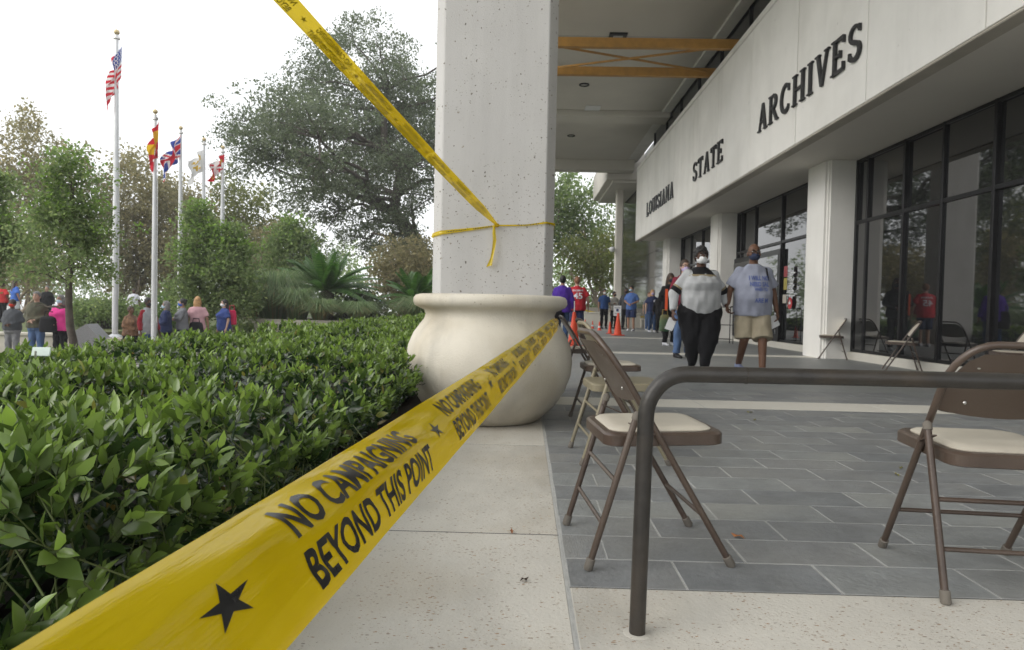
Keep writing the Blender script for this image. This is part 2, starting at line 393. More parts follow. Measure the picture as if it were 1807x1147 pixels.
b_ = MB(); b_.box(FX+.3, 5.42, -2.6, 28.8, FT+.03, FT+.13); b_.obj('fascia_roof', M_['panel'], bld)
# clerestory above the fascia
b_ = MB(); b_.box(5.3, 5.40, -2.6, 28.8, FT+.135, 8.30); b_.obj('clerestory', M_['glass'], bld)
cl = MB(); cl.box(5.255, 5.297, -.025, .025, FT+.14, 8.29); clm = cl.mesh('mullion', M_['dark_metal'])
for k in range(13): link('mullion', clm, bld, (0, 28.7-PW*k, 0))
# canopy
b_ = MB(); b_.box(-1.1, 5.5, -4, 34.5, 8.305, 9.3); b_.obj('canopy', M_['panel'], bld)
b_ = MB(); b_.box(-.8, 4.92, -3.9, 25.4, 8.26, 8.30); b_.obj('canopy_soffit', M_['soffit'], bld)
b_ = MB(); b_.box(-.8, 4.92, 26.6, 34.2, 8.262, 8.302); b_.obj('canopy_soffit', M_['soffit'], bld)
b_ = MB(); b_.box(4.93, 5.26, -3.9, 25.4, 8.20, 8.30); b_.obj('soffit_border', M_['panel'], bld, bevel=.02)
b_ = MB(); b_.box(-1.05, 5.26, 25.5, 26.5, 8.05, 8.30); b_.obj('canopy_beam', M_['soffit'], bld, bevel=.02)
b_ = MB(); b_.box(-1.08, 5.28, 33.8, 34.48, 7.75, 8.30); b_.obj('canopy_beam', M_['soffit'], bld, bevel=.02)
for yy in (4.2, 11.4, 18.6):
    b_ = MB(); b_.box(-.79, 4.91, yy-.012, yy+.012, 8.254, 8.259); b_.obj('soffit_joint', M_['grout'], bld)
b_ = MB(); b_.box(4.0, 5.88, 34.6, 41.5, 7.45, 8.9); b_.obj('rear_canopy', M_['soffit'], bld, bevel=.03)
b_ = MB(); b_.box(4.3, 5.88, 34.7, 41.4, 7.30, 7.445); b_.obj('canopy_beam', M_['soffit'], bld, bevel=.02)
q = gy(1090, 500, 37.0)
b_ = MB(); b_.box(-.2, .2, -.2, .2, 0, 7.44); b_.obj('steel_column', M_['soffit'], bld, bevel=.04, loc=(q[0], 37, 0))
# ceiling lights of the canopy
def ceil_round(px, py, r):
    p = gz(px, py, 8.26); a = MB(); a.lathe([(r, 0), (r, -.03), (r*.8, -.035), (r*.72, -.008), (r*.3, -.004)], 20)
    o = a.obj('downlight', M_['dark_metal'], bld, smooth=True, loc=(p[0], p[1], 8.259))
    c = MB(); c.lathe([(r*.68, 0), (r*.5, -.006), (.01, -.008)], 16); c.obj('lens', M_['steel'], o, loc=(0, 0, -.012))
ceil_round(1031, 149, .17); ceil_round(1008, 239, .17)
p = gz(1090, 63, 8.26)
a = MB(); a.box(-.24, .24, -.24, .24, -.05, 0); o = a.obj('ceiling_light', M_['dark_metal'], bld, bevel=.01, loc=(p[0], p[1], 8.258))
a = MB(); a.box(-.16, .10, -.16, .10, -.006, 0); a.obj('lens', mat('lamp_glass', (.45, .46, .45), .3, .1, 9), o, loc=(.03, .03, -.052))
p = gz(1046, 190, 8.26); a = MB(); a.box(-.28, .28, -.28, .28, -.03, 0); a.obj('white_square', M_['white'], bld, bevel=.01, loc=(p[0], p[1], 8.258))  # plain white square set flat on the canopy ceiling

# columns of the front, each with a notched corner
for cy_ in (6.26, 13.46, 20.66, 27.86):
    a = MB(); x0, x1, h = 5.68, 6.35, .43
    ring = [(x0, -h+.07), (x0+.05, -h+.07), (x0+.05, -h+.035), (x0+.085, -h+.035), (x0+.085, -h), (x1, -h), (x1, h), (x0, h)]
    a.loft([[(x, y, z) for x, y in ring] for z in (-.01, FB+.005)])
    a.obj('column', M_['panel'], bld, loc=(0, cy_, 0), bevel=.006)
# glazing
GXP = 6.25
def bay(y0, y1, mull, ztr, z0=.15, z1=FB, door=None):
    edges = [y0]+sorted(mull)+[y1]
    for a, b in zip(edges[:-1], edges[1:]):
        for za, zb in ((z0+.05, ztr-.035), (ztr+.035, z1-.05)):
            m_ = MB(); m_.box(GXP+.02, GXP+.035, a+.025, b-.025, za, zb)
            o = m_.obj('pane', M_['glass'], bld); o.rotation_euler = (0, rnd.gauss(0, .0006), rnd.gauss(0, .0009))
    for y in sorted(mull)+[y0+.03, y1-.03]:
        m_ = MB(); m_.box(GXP-.03, GXP+.045, y-.028, y+.028, z0, z1-.002); m_.obj('mullion', M_['dark_metal'], bld, bevel=.004)
    m_ = MB(); m_.box(GXP-.022, GXP+.045, y0+.06, y1-.06, ztr-.033, ztr+.033); m_.obj('transom', M_['dark_metal'], bld, bevel=.004)
    m_ = MB(); m_.box(GXP-.022, GXP+.045, y0+.06, y1-.06, z0, z0+.05); m_.obj('window_sill', M_['dark_metal'], bld, bevel=.004)
    m_ = MB(); m_.box(GXP-.022, GXP+.045, y0+.06, y1-.06, z1-.055, z1-.003); m_.obj('window_head', M_['dark_metal'], bld, bevel=.004)
    m_ = MB(); m_.box(6.17, 6.40, y0, y1, -.01, z0-.004); m_.obj('kerb', M_['strip'], bld, bevel=.008)
ztr = float(gx(1600, 371, GXP)[2])
m1 = [float(gx(x, 330, GXP)[1]) for x in (1533, 1597, 1665, 1756)]
bay(6.70, 13.02, [y for y in m1 if 6.8 < y < 12.9]+[7.6], ztr)
bay(-2.0, 5.82, [4.4, 3.0, 1.6, .2], ztr)
m2 = [float(gx(x, 330, GXP)[1]) for x in (1312, 1336, 1383)]
bay(13.90, 20.22, [y for y in m2 if 14 < y < 20.1], ztr)
bay(21.10, 27.42, [22.6, 24.2, 25.8], ztr)
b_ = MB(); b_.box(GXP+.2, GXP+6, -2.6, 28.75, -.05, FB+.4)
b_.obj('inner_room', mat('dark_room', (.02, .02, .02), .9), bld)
# entrance doors
dy = [float(gx(x, 520, GXP)[1]) for x in (1290, 1336, 1380)]
for a, b in zip(dy[:-1], dy[1:]):
    y0, y1 = min(a, b)+.01, max(a, b)-.01
    d_ = MB(); d_.box(GXP-.075, GXP-.035, y0, y1, .16, 2.42)
    do = d_.obj('door', M_['dark_metal'], bld, bevel=.008)
    d_ = MB(); d_.box(GXP-.084, GXP-.078, y0+.12, y1-.12, .34, 2.28); d_.obj('door_pane', M_['glass'], do)
    d_ = MB(); d_.tube([(GXP-.08, y0+.07, .95), (GXP-.14, y0+.07, .97), (GXP-.14, y0+.07, 1.25), (GXP-.08, y0+.07, 1.27)], .012); d_.obj('handle', M_['steel'], do, smooth=True)
# dark polished stone wall beyond the fascia
WX = 5.92
gp = {}
for r in range(7):
    for k in range(6):
        z0 = 1.19*r; y0 = 28.85+2.2*k
        b_ = MB(); b_.box(0, .06, .006, 2.194, .006, 1.184)
        if 0 not in gp: gp[0] = b_.mesh('granite_panel', M_['granite'], bevel=.004)
        o = link('granite_panel', gp[0], bld, (WX+rnd.uniform(-.002, .002), y0, z0)); o.rotation_euler = (0, rnd.gauss(0, .001), rnd.gauss(0, .0015))
b_ = MB(); b_.box(WX+.065, WX+.6, 28.82, 42.1, -.05, 8.9); b_.obj('wall_core', M_['grout'], bld)
b_ = MB(); b_.box(5.6, WX-.005, 29.3, 42, -.02, .42); b_.obj('wall_plinth', M_['stone_wall'], bld, bevel=.02)

# raised letters of the fascia: strokes, arcs and small serifs, each letter one piece
def arc(cx, cy, rx, ry, a0, a1, n=12): return [(cx+rx*math.cos(math.radians(a0+(a1-a0)*i/n)), cy+ry*math.sin(math.radians(a0+(a1-a0)*i/n))) for i in range(n+1)]
T, t_ = .118, .066     # thick and thin stroke
def st(x0, y0, x1, y1, w): return ('s', [(x0, y0), (x1, y1)], [w, w])
def sf(x, y, w=.26): return ('s', [(x-w/2, y), (x+w/2, y)], [.05, .05])
GLY = {
 'L': (.56, [st(.12, 0, .12, 1, T), sf(.12, .975), sf(.1, .025, .2), st(.1, .04, .54, .04, .08), st(.52, .03, .53, .24, .05)]),
 'O': (.76, [('s', arc(.38, .5, .31, .455, 0, 360, 28), [T-.045*abs(math.sin(math.radians(360*i/28))) for i in range(29)])]),
 'U': (.74, [('s', [(.14, 1), (.14, .34)]+arc(.37, .3, .23, .255, 180, 360, 12)+[(.6, .34), (.6, 1)], [T, T]+[.12]*13+[t_, t_]), sf(.14, .975), sf(.6, .975, .22)]),
 'I': (.30, [st(.15, 0, .15, 1, T), sf(.15, .975), sf(.15, .025)]),
 'S': (.58, [('s', arc(.29, .735, .2, .22, 20, 270, 12)[:-3]+[(.2, .56), (.29, .51), (.38, .455)]+arc(.29, .27, .21, .225, 55, -160, 12), [.08]*10+[.12, .14, .12]+[.11]*13), st(.485, .74, .475, .93, .05), st(.085, .10, .09, .3, .05)]),
 'A': (.72, [st(.12, 0, .36, 1, t_), st(.60, 0, .37, 1, T), st(.2, .33, .52, .33, .06), sf(.12, .025, .22), sf(.6, .025, .24)]),
 'N': (.78, [st(.13, 0, .13, 1, t_), st(.15, .97, .63, .05, T), st(.65, 0, .65, 1, t_), sf(.12, .975, .2), sf(.13, .025, .22), sf(.65, .975, .22)]),
 'T': (.66, [st(.33, 0, .33, 1, T), st(.04, .955, .62, .955, .085), st(.05, .98, .05, .78, .05), st(.61, .98, .61, .78, .05), sf(.33, .025, .26)]),
 'E': (.60, [st(.13, 0, .13, 1, T), st(.1, .955, .54, .955, .085), st(.1, .045, .56, .045, .085), st(.15, .5, .40, .5, .075), st(.535, .97, .535, .78, .05), st(.55, .03, .55, .24, .05), st(.40, .40, .40, .61, .045), sf(.08, .975, .14), sf(.08, .025, .14)]),
 'R': (.70, [st(.14, 0, .14, 1, T), ('s', [(.14, .955), (.32, .955)]+arc(.33, .735, .19, .22, 90, -90, 10)+[(.14, .515)], [.075, .08]+[.12]*11+[.07]), st(.32, .5, .60, .03, T*.9), sf(.14, .025), sf(.62, .025, .18), sf(.08, .975, .12)]),
 'C': (.68, [('s', arc(.37, .5, .28, .455, 48, 312, 20), [.09]+[.125]*19+[.08]), st(.57, .70, .57, .93, .05), st(.56, .08, .57, .25, .04)]),
 'H': (.78, [st(.15, 0, .15, 1, T), st(.63, 0, .63, 1, T), st(.15, .5, .63, .5, .075), sf(.15, .975), sf(.15, .025), sf(.63, .975), sf(.63, .025)]),
 'V': (.72, [st(.12, 1, .36, 0, T), st(.60, 1, .37, 0, t_), sf(.12, .975, .24), sf(.6, .975, .22)]),
}
M_['letter'] = mat('dark_letter_metal', (.035, .036, .038), .45, .2, 9, metal=.4)
def letter(ch, parent, y_left, z0, H, sx):
    """a letter standing on a wall that faces -X; it reads from far to near, so its x axis runs towards -Y"""
    mb = MB(); k = 0
    for _, pts, ws in GLY[ch][1]:
        k += 1
        n = len(pts); L = []; R_ = []
        closed = n > 20 and abs(pts[0][0]-pts[-1][0]) < 1e-6 and abs(pts[0][1]-pts[-1][1]) < 1e-6
        for i in range(n):
            a = pts[(i-1) if i else (n-2 if closed else 0)]; b = pts[(i+1) if i < n-1 else (1 if closed else n-1)]
            dx, dy = b[0]-a[0], b[1]-a[1]; l = math.hypot(dx, dy) or 1; nx, ny = -dy/l, dx/l
            w_ = ws[i]/2; L.append((pts[i][0]+nx*w_, pts[i][1]+ny*w_)); R_.append((pts[i][0]-nx*w_, pts[i][1]-ny*w_))
        dep = .042+.0012*k
        for i in range(n-1):
            q_ = [L[i], L[i+1], R_[i+1], R_[i]]
            fr = [(-dep, -x*sx*H, y*H) for x, y in q_]; bk = [(-.004, -x*sx*H, y*H) for x, y in q_]
            mb.add(fr+bk, [(0, 1, 2, 3), (7, 6, 5, 4), (0, 4, 5, 1), (1, 5, 6, 2), (2, 6, 7, 3), (3, 7, 4, 0)])
    me = mb.mesh('letter', M_['letter']); bm = bmesh.new(); bm.from_mesh(me)
    bmesh.ops.recalc_face_normals(bm, faces=bm.faces); bm.to_mesh(me); bm.free()
    link('letter', me, parent, (0, y_left, z0))
    pin = MB(); pin.box(-.03, .0, -.35*sx*H, -.3*sx*H, .4*H, .5*H)
sign = empty('building_sign', (FX, 18, 4.4))
tag(sign, 'row of dark metal serif letters spelling LOUISIANA STATE ARCHIVES on the pale fascia', 'sign')
def word(txt, ya, yb, z0, H):
    tot = sum(GLY[c][0] for c in txt)+.13*(len(txt)-1); sx = (ya-yb)/tot/H; y = ya
    for c in txt:
        letter(c, sign, y-18, z0-4.4, H, sx); y -= (GLY[c][0]+.13)*sx*H
def fz(x, y): return gx(x, y, FX)
word('LOUISIANA', fz(1142, 383)[1], fz(1189, 348)[1], 4.42, .52)
word('STATE', fz(1224, 318)[1], fz(1276.5, 288)[1], 4.42, .52)
word('ARCHIVES', fz(1339.5, 232)[1], fz(1523, 90)[1], 4.43, .52)

# timber-coloured brace frame slung under the canopy
br = empty('brace_frame', (2.2, 16.9, 7.05)); tag(br, 'ochre painted cross brace of two beams hung below the canopy ceiling', 'brace')
for yy in (15.96, 17.85):
    a = MB(); a.box(-3.05, 3.05, -.07, .07, -.11, .11); a.obj('beam', M_['beam'], br, bevel=.008, loc=(0, yy-16.9, 0))
for s_ in (1, -1):
    a = MB(); a.tube([(-2.0, -.86*s_, .01*s_), (2.35, .86*s_, .01*s_)], .028, 6); a.obj('rod', M_['beam'], br, smooth=True)

# ================================================================== PILLARS AND POT
def pillar(cy_, label, group):
    a = MB(); y0 = 0
    ring = [(-.742, 0), (.162, 0), (.238, .14), (.238, .9), (-.821, .9), (-.821, .085)]
    a.loft([[(x, y, z) for x, y in ring] for z in (-.02, 8.25)])
    o = a.obj('concrete_pillar', M_['concrete'], bevel=.008, loc=(0, cy_, 0))
    return tag(o, label, 'pillar', group)
pillar(5.86, 'tall square pitted concrete pillar behind the big round pot', 'pillars along the edge of the terrace')
for yy, lb in ((13.06, 'second concrete pillar, hidden behind the front pillar'), (20.26, 'third concrete pillar along the terrace, seen mirrored in the window glass'), (27.46, 'fourth concrete pillar far down the terrace edge')):
    pillar(yy, lb, 'pillars along the edge of the terrace')
pot = MB(); pot.lathe([(.34, 0), (.385, .012), (.42, .045), (.50, .12), (.575, .23), (.617, .35), (.627, .45), (.612, .56), (.575, .65), (.532, .71), (.497, .755), (.486, .79), (.50, .822), (.535, .838), (.566, .852), (.58, .878), (.578, .908), (.562, .93), (.53, .938), (.49, .93), (.465, .89), (.45, .80), (.02, .79)], 72)
po = pot.obj('planter_pot', M_['pot'], smooth=True, loc=(-.262, 5.12, 0))
tag(po, 'huge cream stone pot with a rolled rim at the foot of the pillar', 'pot')
so_ = MB(); so_.lathe([(.455, 0), (.3, .02), (.01, .03)], 24); so_.obj('soil', M_['soil'], po, smooth=True, loc=(0, 0, .80))

# ================================================================== FOLDING CHAIRS
def chair(frame_m, pad_m, label, loc, rz, group='folding chairs on the terrace', back_m=None):
    root = empty('folding_chair', (loc[0], loc[1], 0.0), rz); tag(root, label, 'chair', group)
    sl = .60
    def fp(x, z): return (x, .245-sl*z, z)               # point on the slanted front frame
    w2 = .208
    left = [fp(-w2, .012), fp(-w2, .2), fp(-w2, .42), fp(-w2, .62)]
    arc_ = [(-w2+.105*(1-math.cos(a)), .655+.115*math.sin(a)) for a in [PI/2*i/7 for i in range(8)]]
    path = left+[(x, .245-sl*z-.012*max(0, (z-.6)/.17), z) for x, z in arc_]
    path = path+[(-x, y, z) for x, y, z in reversed(path)]
    mb = MB(); mb.tube(path, .0112, 10); mb.obj('front_frame', frame_m, root, smooth=True)
    for sg in (-1, 1):
        mb = MB(); mb.tube([(sg*.228, -.243, .012), (sg*.228, -.243+.145, .505)], .0112, 10); mb.obj('rear_leg', frame_m, root, smooth=True)
        for (x, y, z, d) in ((sg*w2, .245, 0, Vector((0, -sl, 1))), (sg*.228, -.247, 0, Vector((0, .295, 1)))):
            mb = MB(); d = d.normalized(); p0 = Vector((x, y, .001)); mb.tube([p0, p0+d*.006, p0+d*.038, p0+d*.04], [.0125, .0155, .0150, .0118], 12)
            mb.obj('foot_cap', M_['rubber'], root, smooth=True)
        mb = MB(); d = Vector((0, .145, .493)).normalized(); p0 = Vector((sg*.228, -.098, .505)); mb.tube([p0-d*.012, p0+d*.008, p0+d*.016], [.0138, .0138, .006], 12); mb.obj('cap', M_['rubber'], root, smooth=True)
        mb = MB(); mb.bar((sg*.2185, -.12, .48), (sg*.2185, -.035, .445), .004, .018, (1, 0, 0)); mb.obj('hinge_link', frame_m, root)
    for (x0, y0, z0, r_) in (((-.226), -.243+.145*.29/.505, .29, .0075), (-.226, -.243+.145*.15/.505, .15, .0075)):
        mb = MB(); mb.tube([(x0, y0, z0), (-x0, y0, z0)], r_, 8); mb.obj('stretcher', frame_m, root, smooth=True)
    mb = MB(); mb.tube([fp(-w2, .17), fp(w2, .17)], .0075, 8); mb.obj('stretcher', frame_m, root, smooth=True)
    # seat pan with rounded corners and a rolled edge
    def rr(x2, ya, yb, c, z, n=5):
        pts = []
        for cx_, cy_, a0 in ((x2-c, yb-c, 0), (-x2+c, yb-c, 90), (-x2+c, ya+c, 180), (x2-c, ya+c, 270)):
            for i in range(n+1):
                a = math.radians(a0+90*i/n); pts.append((cx_+c*math.cos(a), cy_+c*math.sin(a), z))
        return pts
    mb = MB(); tz = lambda ring: [(x, y, z+.02*(y+.0)) for x, y, z in ring]
    mb.loft([tz(r) for r in (rr(.192, -.185, .212, .05, .400), rr(.197, -.19, .218, .05, .403), rr(.197, -.19, .218, .05, .436), rr(.190, -.183, .211, .05, .444), rr(.170, -.163, .19, .05, .4445))])
    seat = mb.obj('seat', frame_m, root, smooth=40)
    if pad_m:
        mb = MB(); mb.loft([tz(r) for r in (rr(.170, -.163, .190, .06, .441), rr(.171, -.164, .191, .06, .4475), rr(.162, -.155, .182, .06, .4545), rr(.13, -.12, .15, .06, .459), rr(.06, -.05, .08, .05, .4605))])
        mb.obj('pad', pad_m, seat, smooth=60)
    # curved steel backrest between the tubes
    nx, nz = 12, 6; V = []
    for side in (0, 1):
        for j in range(nz+1):
            for i in range(nx+1):
                u = -1+2*i/nx; zt = .742 - .085*max(0, (abs(u)-.62)/.38)**2.2; zb = .545-.022*(1-u*u)+.012
                z = zb+(zt-zb)*j/nz; y = .245-sl*z-.012*max(0, (z-.6)/.17) - .022*(1-u*u) - (.0035 if side else -.0005)
                V.append((u*(w2-.006), y, z))
    n1 = (nx+1)*(nz+1); F = []
    for j in range(nz):
        for i in range(nx):
            a = j*(nx+1)+i; F.append((a, a+1, a+nx+2, a+nx+1)); F.append((n1+a, n1+a+nx+1, n1+a+nx+2, n1+a+1))
    for i in range(nx):
        F.append((i, n1+i, n1+i+1, i+1)); a = nz*(nx+1)+i; F.append((a, a+1, n1+a+1, n1+a))
    mb = MB(); mb.add(V, F); mb.obj('backrest', back_m or frame_m, root, smooth=50)
    for sx in (-1, 1):
        for z in (.585, .70):
            mb = MB(); y = .245-sl*z; mb.ell((sx*.135, y-.02, z), (.006, .003, .006), 8, 5); mb.obj('rivet', M_['steel'], root, smooth=True)
    return root
B, P_ = M_['chair_brown'], M_['pad']
chair(B, P_, 'brown steel folding chair with cream seat, nearest in the row, behind the railing post', (.446, 2.434), math.radians(-84.5))
chair(B, P_, 'brown steel folding chair with cream seat, seen from behind at the right under the railing', (1.512, 2.222), math.radians(-5.5))
chair(M_['khaki'], None, 'dull khaki all-metal folding chair between the two brown chairs by the pot', (.555, 3.90), math.radians(-86))
chair(B, P_, 'brown folding chair with cream seat, farther off beside the pot, just past the khaki chair', (.63, 5.08), math.radians(-87))
chair(B, P_, 'last brown folding chair of the row, mostly hidden behind the others beyond the pot', (.60, 7.0), math.radians(-88))
chair(M_['chair_brown'], P_, 'brown folding chair with pale back by the window, closer to the column', (5.86, 13.0), math.radians(72), back_m=M_['pad'])
chair(M_['chair_brown'], P_, 'brown folding chair with pale back standing against the middle of the tall window', (5.84, 10.55), math.radians(68), back_m=M_['pad'])
chair(M_['chair_brown'], P_, 'brown folding chair with pale back by the window, behind the near right chair', (5.84, 8.15), math.radians(75), back_m=M_['pad'])

# ================================================================== RAILING
rl = empty('handrail', (.313, 1.762, 0)); tag(rl, 'dark brown painted pipe handrail with one bent corner in the foreground', 'railing')
zt = float(gy(1200, 660, 1.762)[2])
pts = [(0, 0, -.01), (0.004, 0, .3), (.008, 0, zt-.115)]
pts += [(.008+.105*(1-math.cos(a)), 0, zt-.115+.115*math.sin(a)) for a in [PI/2*i/10 for i in range(1, 11)]]
pts += [(.5, 0, zt+.001), (1.2, 0, zt), (2.2, 0, zt-.001)]
pts += [(2.2+.105*math.sin(a), 0, zt-.115+.115*math.cos(a)) for a in [PI/2*i/8 for i in range(1, 9)]]
pts += [(2.306, 0, .3), (2.306, 0, -.01)]
mb = MB(); mb.tube(pts, .0212, 20); mb.obj('pipe', M_['rail'], rl, smooth=True)
for x in (0, 2.306):
    mb = MB(); mb.lathe([(.040, .0), (.036, .0015), (.022, .003)], 24, (x, 0, 0)); mb.obj('grout_collar', M_['terrazzo'], rl, smooth=True)
mb = MB(); mb.tube([(.262, 0, zt), (.266, 0, zt)], .0224, 20); mb.obj('weld', M_['rail'], rl, smooth=True)

# ================================================================== CAUTION TAPE
def tape_mat():
    m = bpy.data.materials.new('yellow_tape'); m.use_nodes = True; nt = m.node_tree; L = nt.links; b = nt.nodes['Principled BSDF']
    tc = _n(nt, 'TexCoord'); n = _n(nt, 'TexNoise', Scale=14.0, Detail=3.0); L.new(tc.outputs['Object'], n.inputs[0])
    c = ramp(nt, n.outputs[0], [(.3, (.66, .49, .004)), (.7, (.74, .565, .007))]); L.new(c, b.inputs['Base Color'])
    b.inputs['Roughness'].default_value = .07; b.inputs['Specular IOR Level'].default_value = .55
    n2 = _n(nt, 'TexNoise', Scale=1.0, Detail=4.0, Roughness=.6); mp = _n(nt, 'Mapping'); mp.inputs['Scale'].default_value = (9, 9.0, 1)
    L.new(tc.outputs['UV'], mp.inputs[0]); L.new(mp.outputs[0], n2.inputs[0])
    bp = _n(nt, 'Bump', Strength=.22, Distance=.004); L.new(n2.outputs[0], bp.inputs['Height']); L.new(bp.outputs[0], b.inputs['Normal'])
    t = _n(nt, 'BsdfTranslucent'); t.inputs[0].default_value = (.74, .50, .006, 1)
    tr = _n(nt, 'BsdfTransparent'); tr.inputs[0].default_value = (.9, .72, .10, 1)
    m1 = _n(nt, 'MixShader'); m1.inputs[0].default_value = .32; L.new(b.outputs[0], m1.inputs[1]); L.new(t.outputs[0], m1.inputs[2])
    m2 = _n(nt, 'MixShader'); m2.inputs[0].default_value = .20; L.new(m1.outputs[0], m2.inputs[1]); L.new(tr.outputs[0], m2.inputs[2])
    L.new(m2.outputs[0], nt.nodes['Material Output'].inputs[0]); return m
M_['tape'] = tape_mat()
M_['ink'] = mat('black_ink', (.013, .013, .014), .28, .2, 20)
WT = .0762
_txt_cache = {}
def text_mesh(s, w=None, h=1.0, tri=.06):
    """a line of bold sans text as a flat mesh, base line at y=0, from x=0, cap height h, fitted to width w"""
    cu = bpy.data.curves.new('t', 'FONT'); cu.body = s; cu.size = 1; cu.offset = .028; cu.resolution_u = 3
    ob = bpy.data.objects.new('t', cu); COL.objects.link(ob); bpy.context.view_layer.update()
    me = bpy.data.meshes.new_from_object(ob); bpy.data.objects.remove(ob); bpy.data.curves.remove(cu)
    bm = bmesh.new(); bm.from_mesh(me); bpy.data.meshes.remove(me)
    x0 = min(v.co.x for v in bm.verts); x1 = max(v.co.x for v in bm.verts); hh = .695
    for v in bm.verts: v.co.x = (v.co.x-x0)/(x1-x0)*(w or (x1-x0)/hh*h); v.co.y = v.co.y/hh*h
    bmesh.ops.triangulate(bm, faces=bm.faces)
    for _ in range(3):
        ed = [e for e in bm.edges if e.calc_length() > tri]
        if not ed: break
        bmesh.ops.subdivide_edges(bm, edges=ed, cuts=1, use_grid_fill=False)
        bmesh.ops.triangulate(bm, faces=bm.faces)
    V = np.array([v.co[:] for v in bm.verts]); F = np.array([[v.index for v in f.verts] for f in bm.faces]); bm.free()
    return V, F
def star_mesh(r, sx=1.2):
    V = [(0, 0, 0)]; n = 10
    for i in range(n):
        a = PI/2+2*PI*i/n; q = r if i % 2 == 0 else r*.36; V.append((q*math.cos(a)*sx, q*math.sin(a), 0))
    V = np.array(V); F = np.array([[0, 1+i, 1+(i+1) % n] for i in range(n)]); 
    for _ in range(2):
        V2 = list(map(tuple, V)); F2 = []; c = {}
        def mid(a, b):
            k = (min(a, b), max(a, b))
            if k not in c: c[k] = len(V2); V2.append(tuple((V[a]+V[b])/2))
            return c[k]
        for a, b, d in F:
            ab, bd, da = mid(a, b), mid(b, d), mid(d, a); F2 += [(a, ab, da), (ab, b, bd), (da, bd, d), (ab, bd, da)]
        V, F = np.array(V2), np.array(F2)
    return V, F
line1 = text_mesh('NO CAMPAIGNING', .300, .0235, .006); line2 = text_mesh('BEYOND THIS POINT', .328, .0235, .006); star = star_mesh(.0120, 2.0)
PERIOD = .475

def ribbon(name, label, surf, L, ns, nw, s_star, mirrored=False, s_range=None):
    """surf(s, t): point of the tape at length s and width t in -0.5..0.5; print lies on it"""
    V = []; 
    for i in range(ns+1):
        for j in range(nw+1): V.append(surf(L*(i/ns), -.5+j/nw))
    V = np.array(V); a = np.arange(ns)[:, None]*(nw+1)+np.arange(nw)[None]; a = a.ravel()
    F = np.stack([a, a+1, a+nw+2, a+nw+1], 1)
    me = np_mesh(name, V, F, M_['tape'], True)
    uvl = me.uv_layers.new(name='UVMap'); li = np.empty(len(me.loops), np.int32); me.loops.foreach_get('vertex_index', li)
    uvl.data.foreach_set('uv', np.stack([(li//(nw+1))*(L/ns), (li % (nw+1))/nw], 1).astype(np.float32).ravel())
    o = link(name, me); tag(o, label, 'tape', 'printed yellow barrier tapes')
    PV = []; PF = []; off = 0; SV = []; SF = []; so2 = 0
    def place(vf, s0, t0, V_, F_, o_):
        v, f = vf; pts = []
        for x, y, _ in v:
            s_, t = s0+x, t0+y/WT
            p = surf(s_, t); e = 1e-3; n_ = np.cross(surf(s_+e, t)-p, surf(s_, t+e)-p); n_ /= np.linalg.norm(n_)+1e-12
            pts.append(p+n_*.0007)
        V_.append(np.array(pts)); F_.append(f+o_); return o_+len(v)
    k = 0
    while s_star+PERIOD*k < L:
        s0 = s_star+PERIOD*k; k += 1
        if 0.03 < s0 < L-.03: so2 = place(star, s0, 0.0, SV, SF, so2)
        if s0+.06 > .005 and s0+.42 < L:
            off = place(line1, s0+.085, .055, PV, PF, off); off = place(line2, s0+.082, -.385, PV, PF, off)
    for nm, VV, FF in (('lettering', PV, PF), ('printed_star', SV, SF)):
        b_ = 0
        for v, f in zip(VV, FF): link(nm, np_mesh(nm, v, f-b_, M_['ink']), o); b_ += len(v)
    return o

def frame(A, Bp, upish):
    d = (Bp-A); L = np.linalg.norm(d); d = d/L
    return d, L
# near tape: from beside the camera to the right flank of the pot
A0 = gy(374, 1066, .335); B0 = gy(984, 566, 4.80)
d0 = (B0-A0)/np.linalg.norm(B0-A0)
A0s = A0-d0*.62; L0 = np.linalg.norm(B0-A0s)
def surf_near(s, t):
    u = s/L0
    c = A0s+d0*s; c = c+np.array([0, 0, -.05*4*u*(1-u)*.35])
    v = EYE-(A0+d0*.25); v = v-d0*(v@d0); v /= np.linalg.norm(v)          # faces the passer-by
    up_ = np.cross(v, d0); up_ = up_ if up_[2] > 0 else -up_
    tw = -.06+.35*max(0, u-.35)/.65+.06*math.sin(5*u)
    a = up_*math.cos(tw)+v*math.sin(tw); n = -up_*math.sin(tw)+v*math.cos(tw)
    sq = 1-.55*max(0, (u-.9)/.1)
    bow = .009*(1-(2*t)**2)*(1+.3*math.sin(9*u))+.0020*math.sin(2*PI*(t*1.2+s*1.3))+.0006*math.sin(2*PI*(t*3.1-s*2.1))+.0006*math.sin(s*21+t*4)+.0007*math.sin(2*PI*(t*2.3+s*6.5))*math.sin(s*4+1)+.0009*math.exp(-((t-.36+.06*math.sin(s*2.3))/.10)**2)
    ridge = .0026*math.exp(-((t-.03-.08*math.sin(3*u))/.17)**2)
    return c+a*(t*WT*1.02*sq)+n*(bow*sq+ridge)
o = ribbon('barrier_tape', 'wide yellow tape printed NO CAMPAIGNING BEYOND THIS POINT, stretched across the foreground to the pot', surf_near, L0, 420, 44, .62)
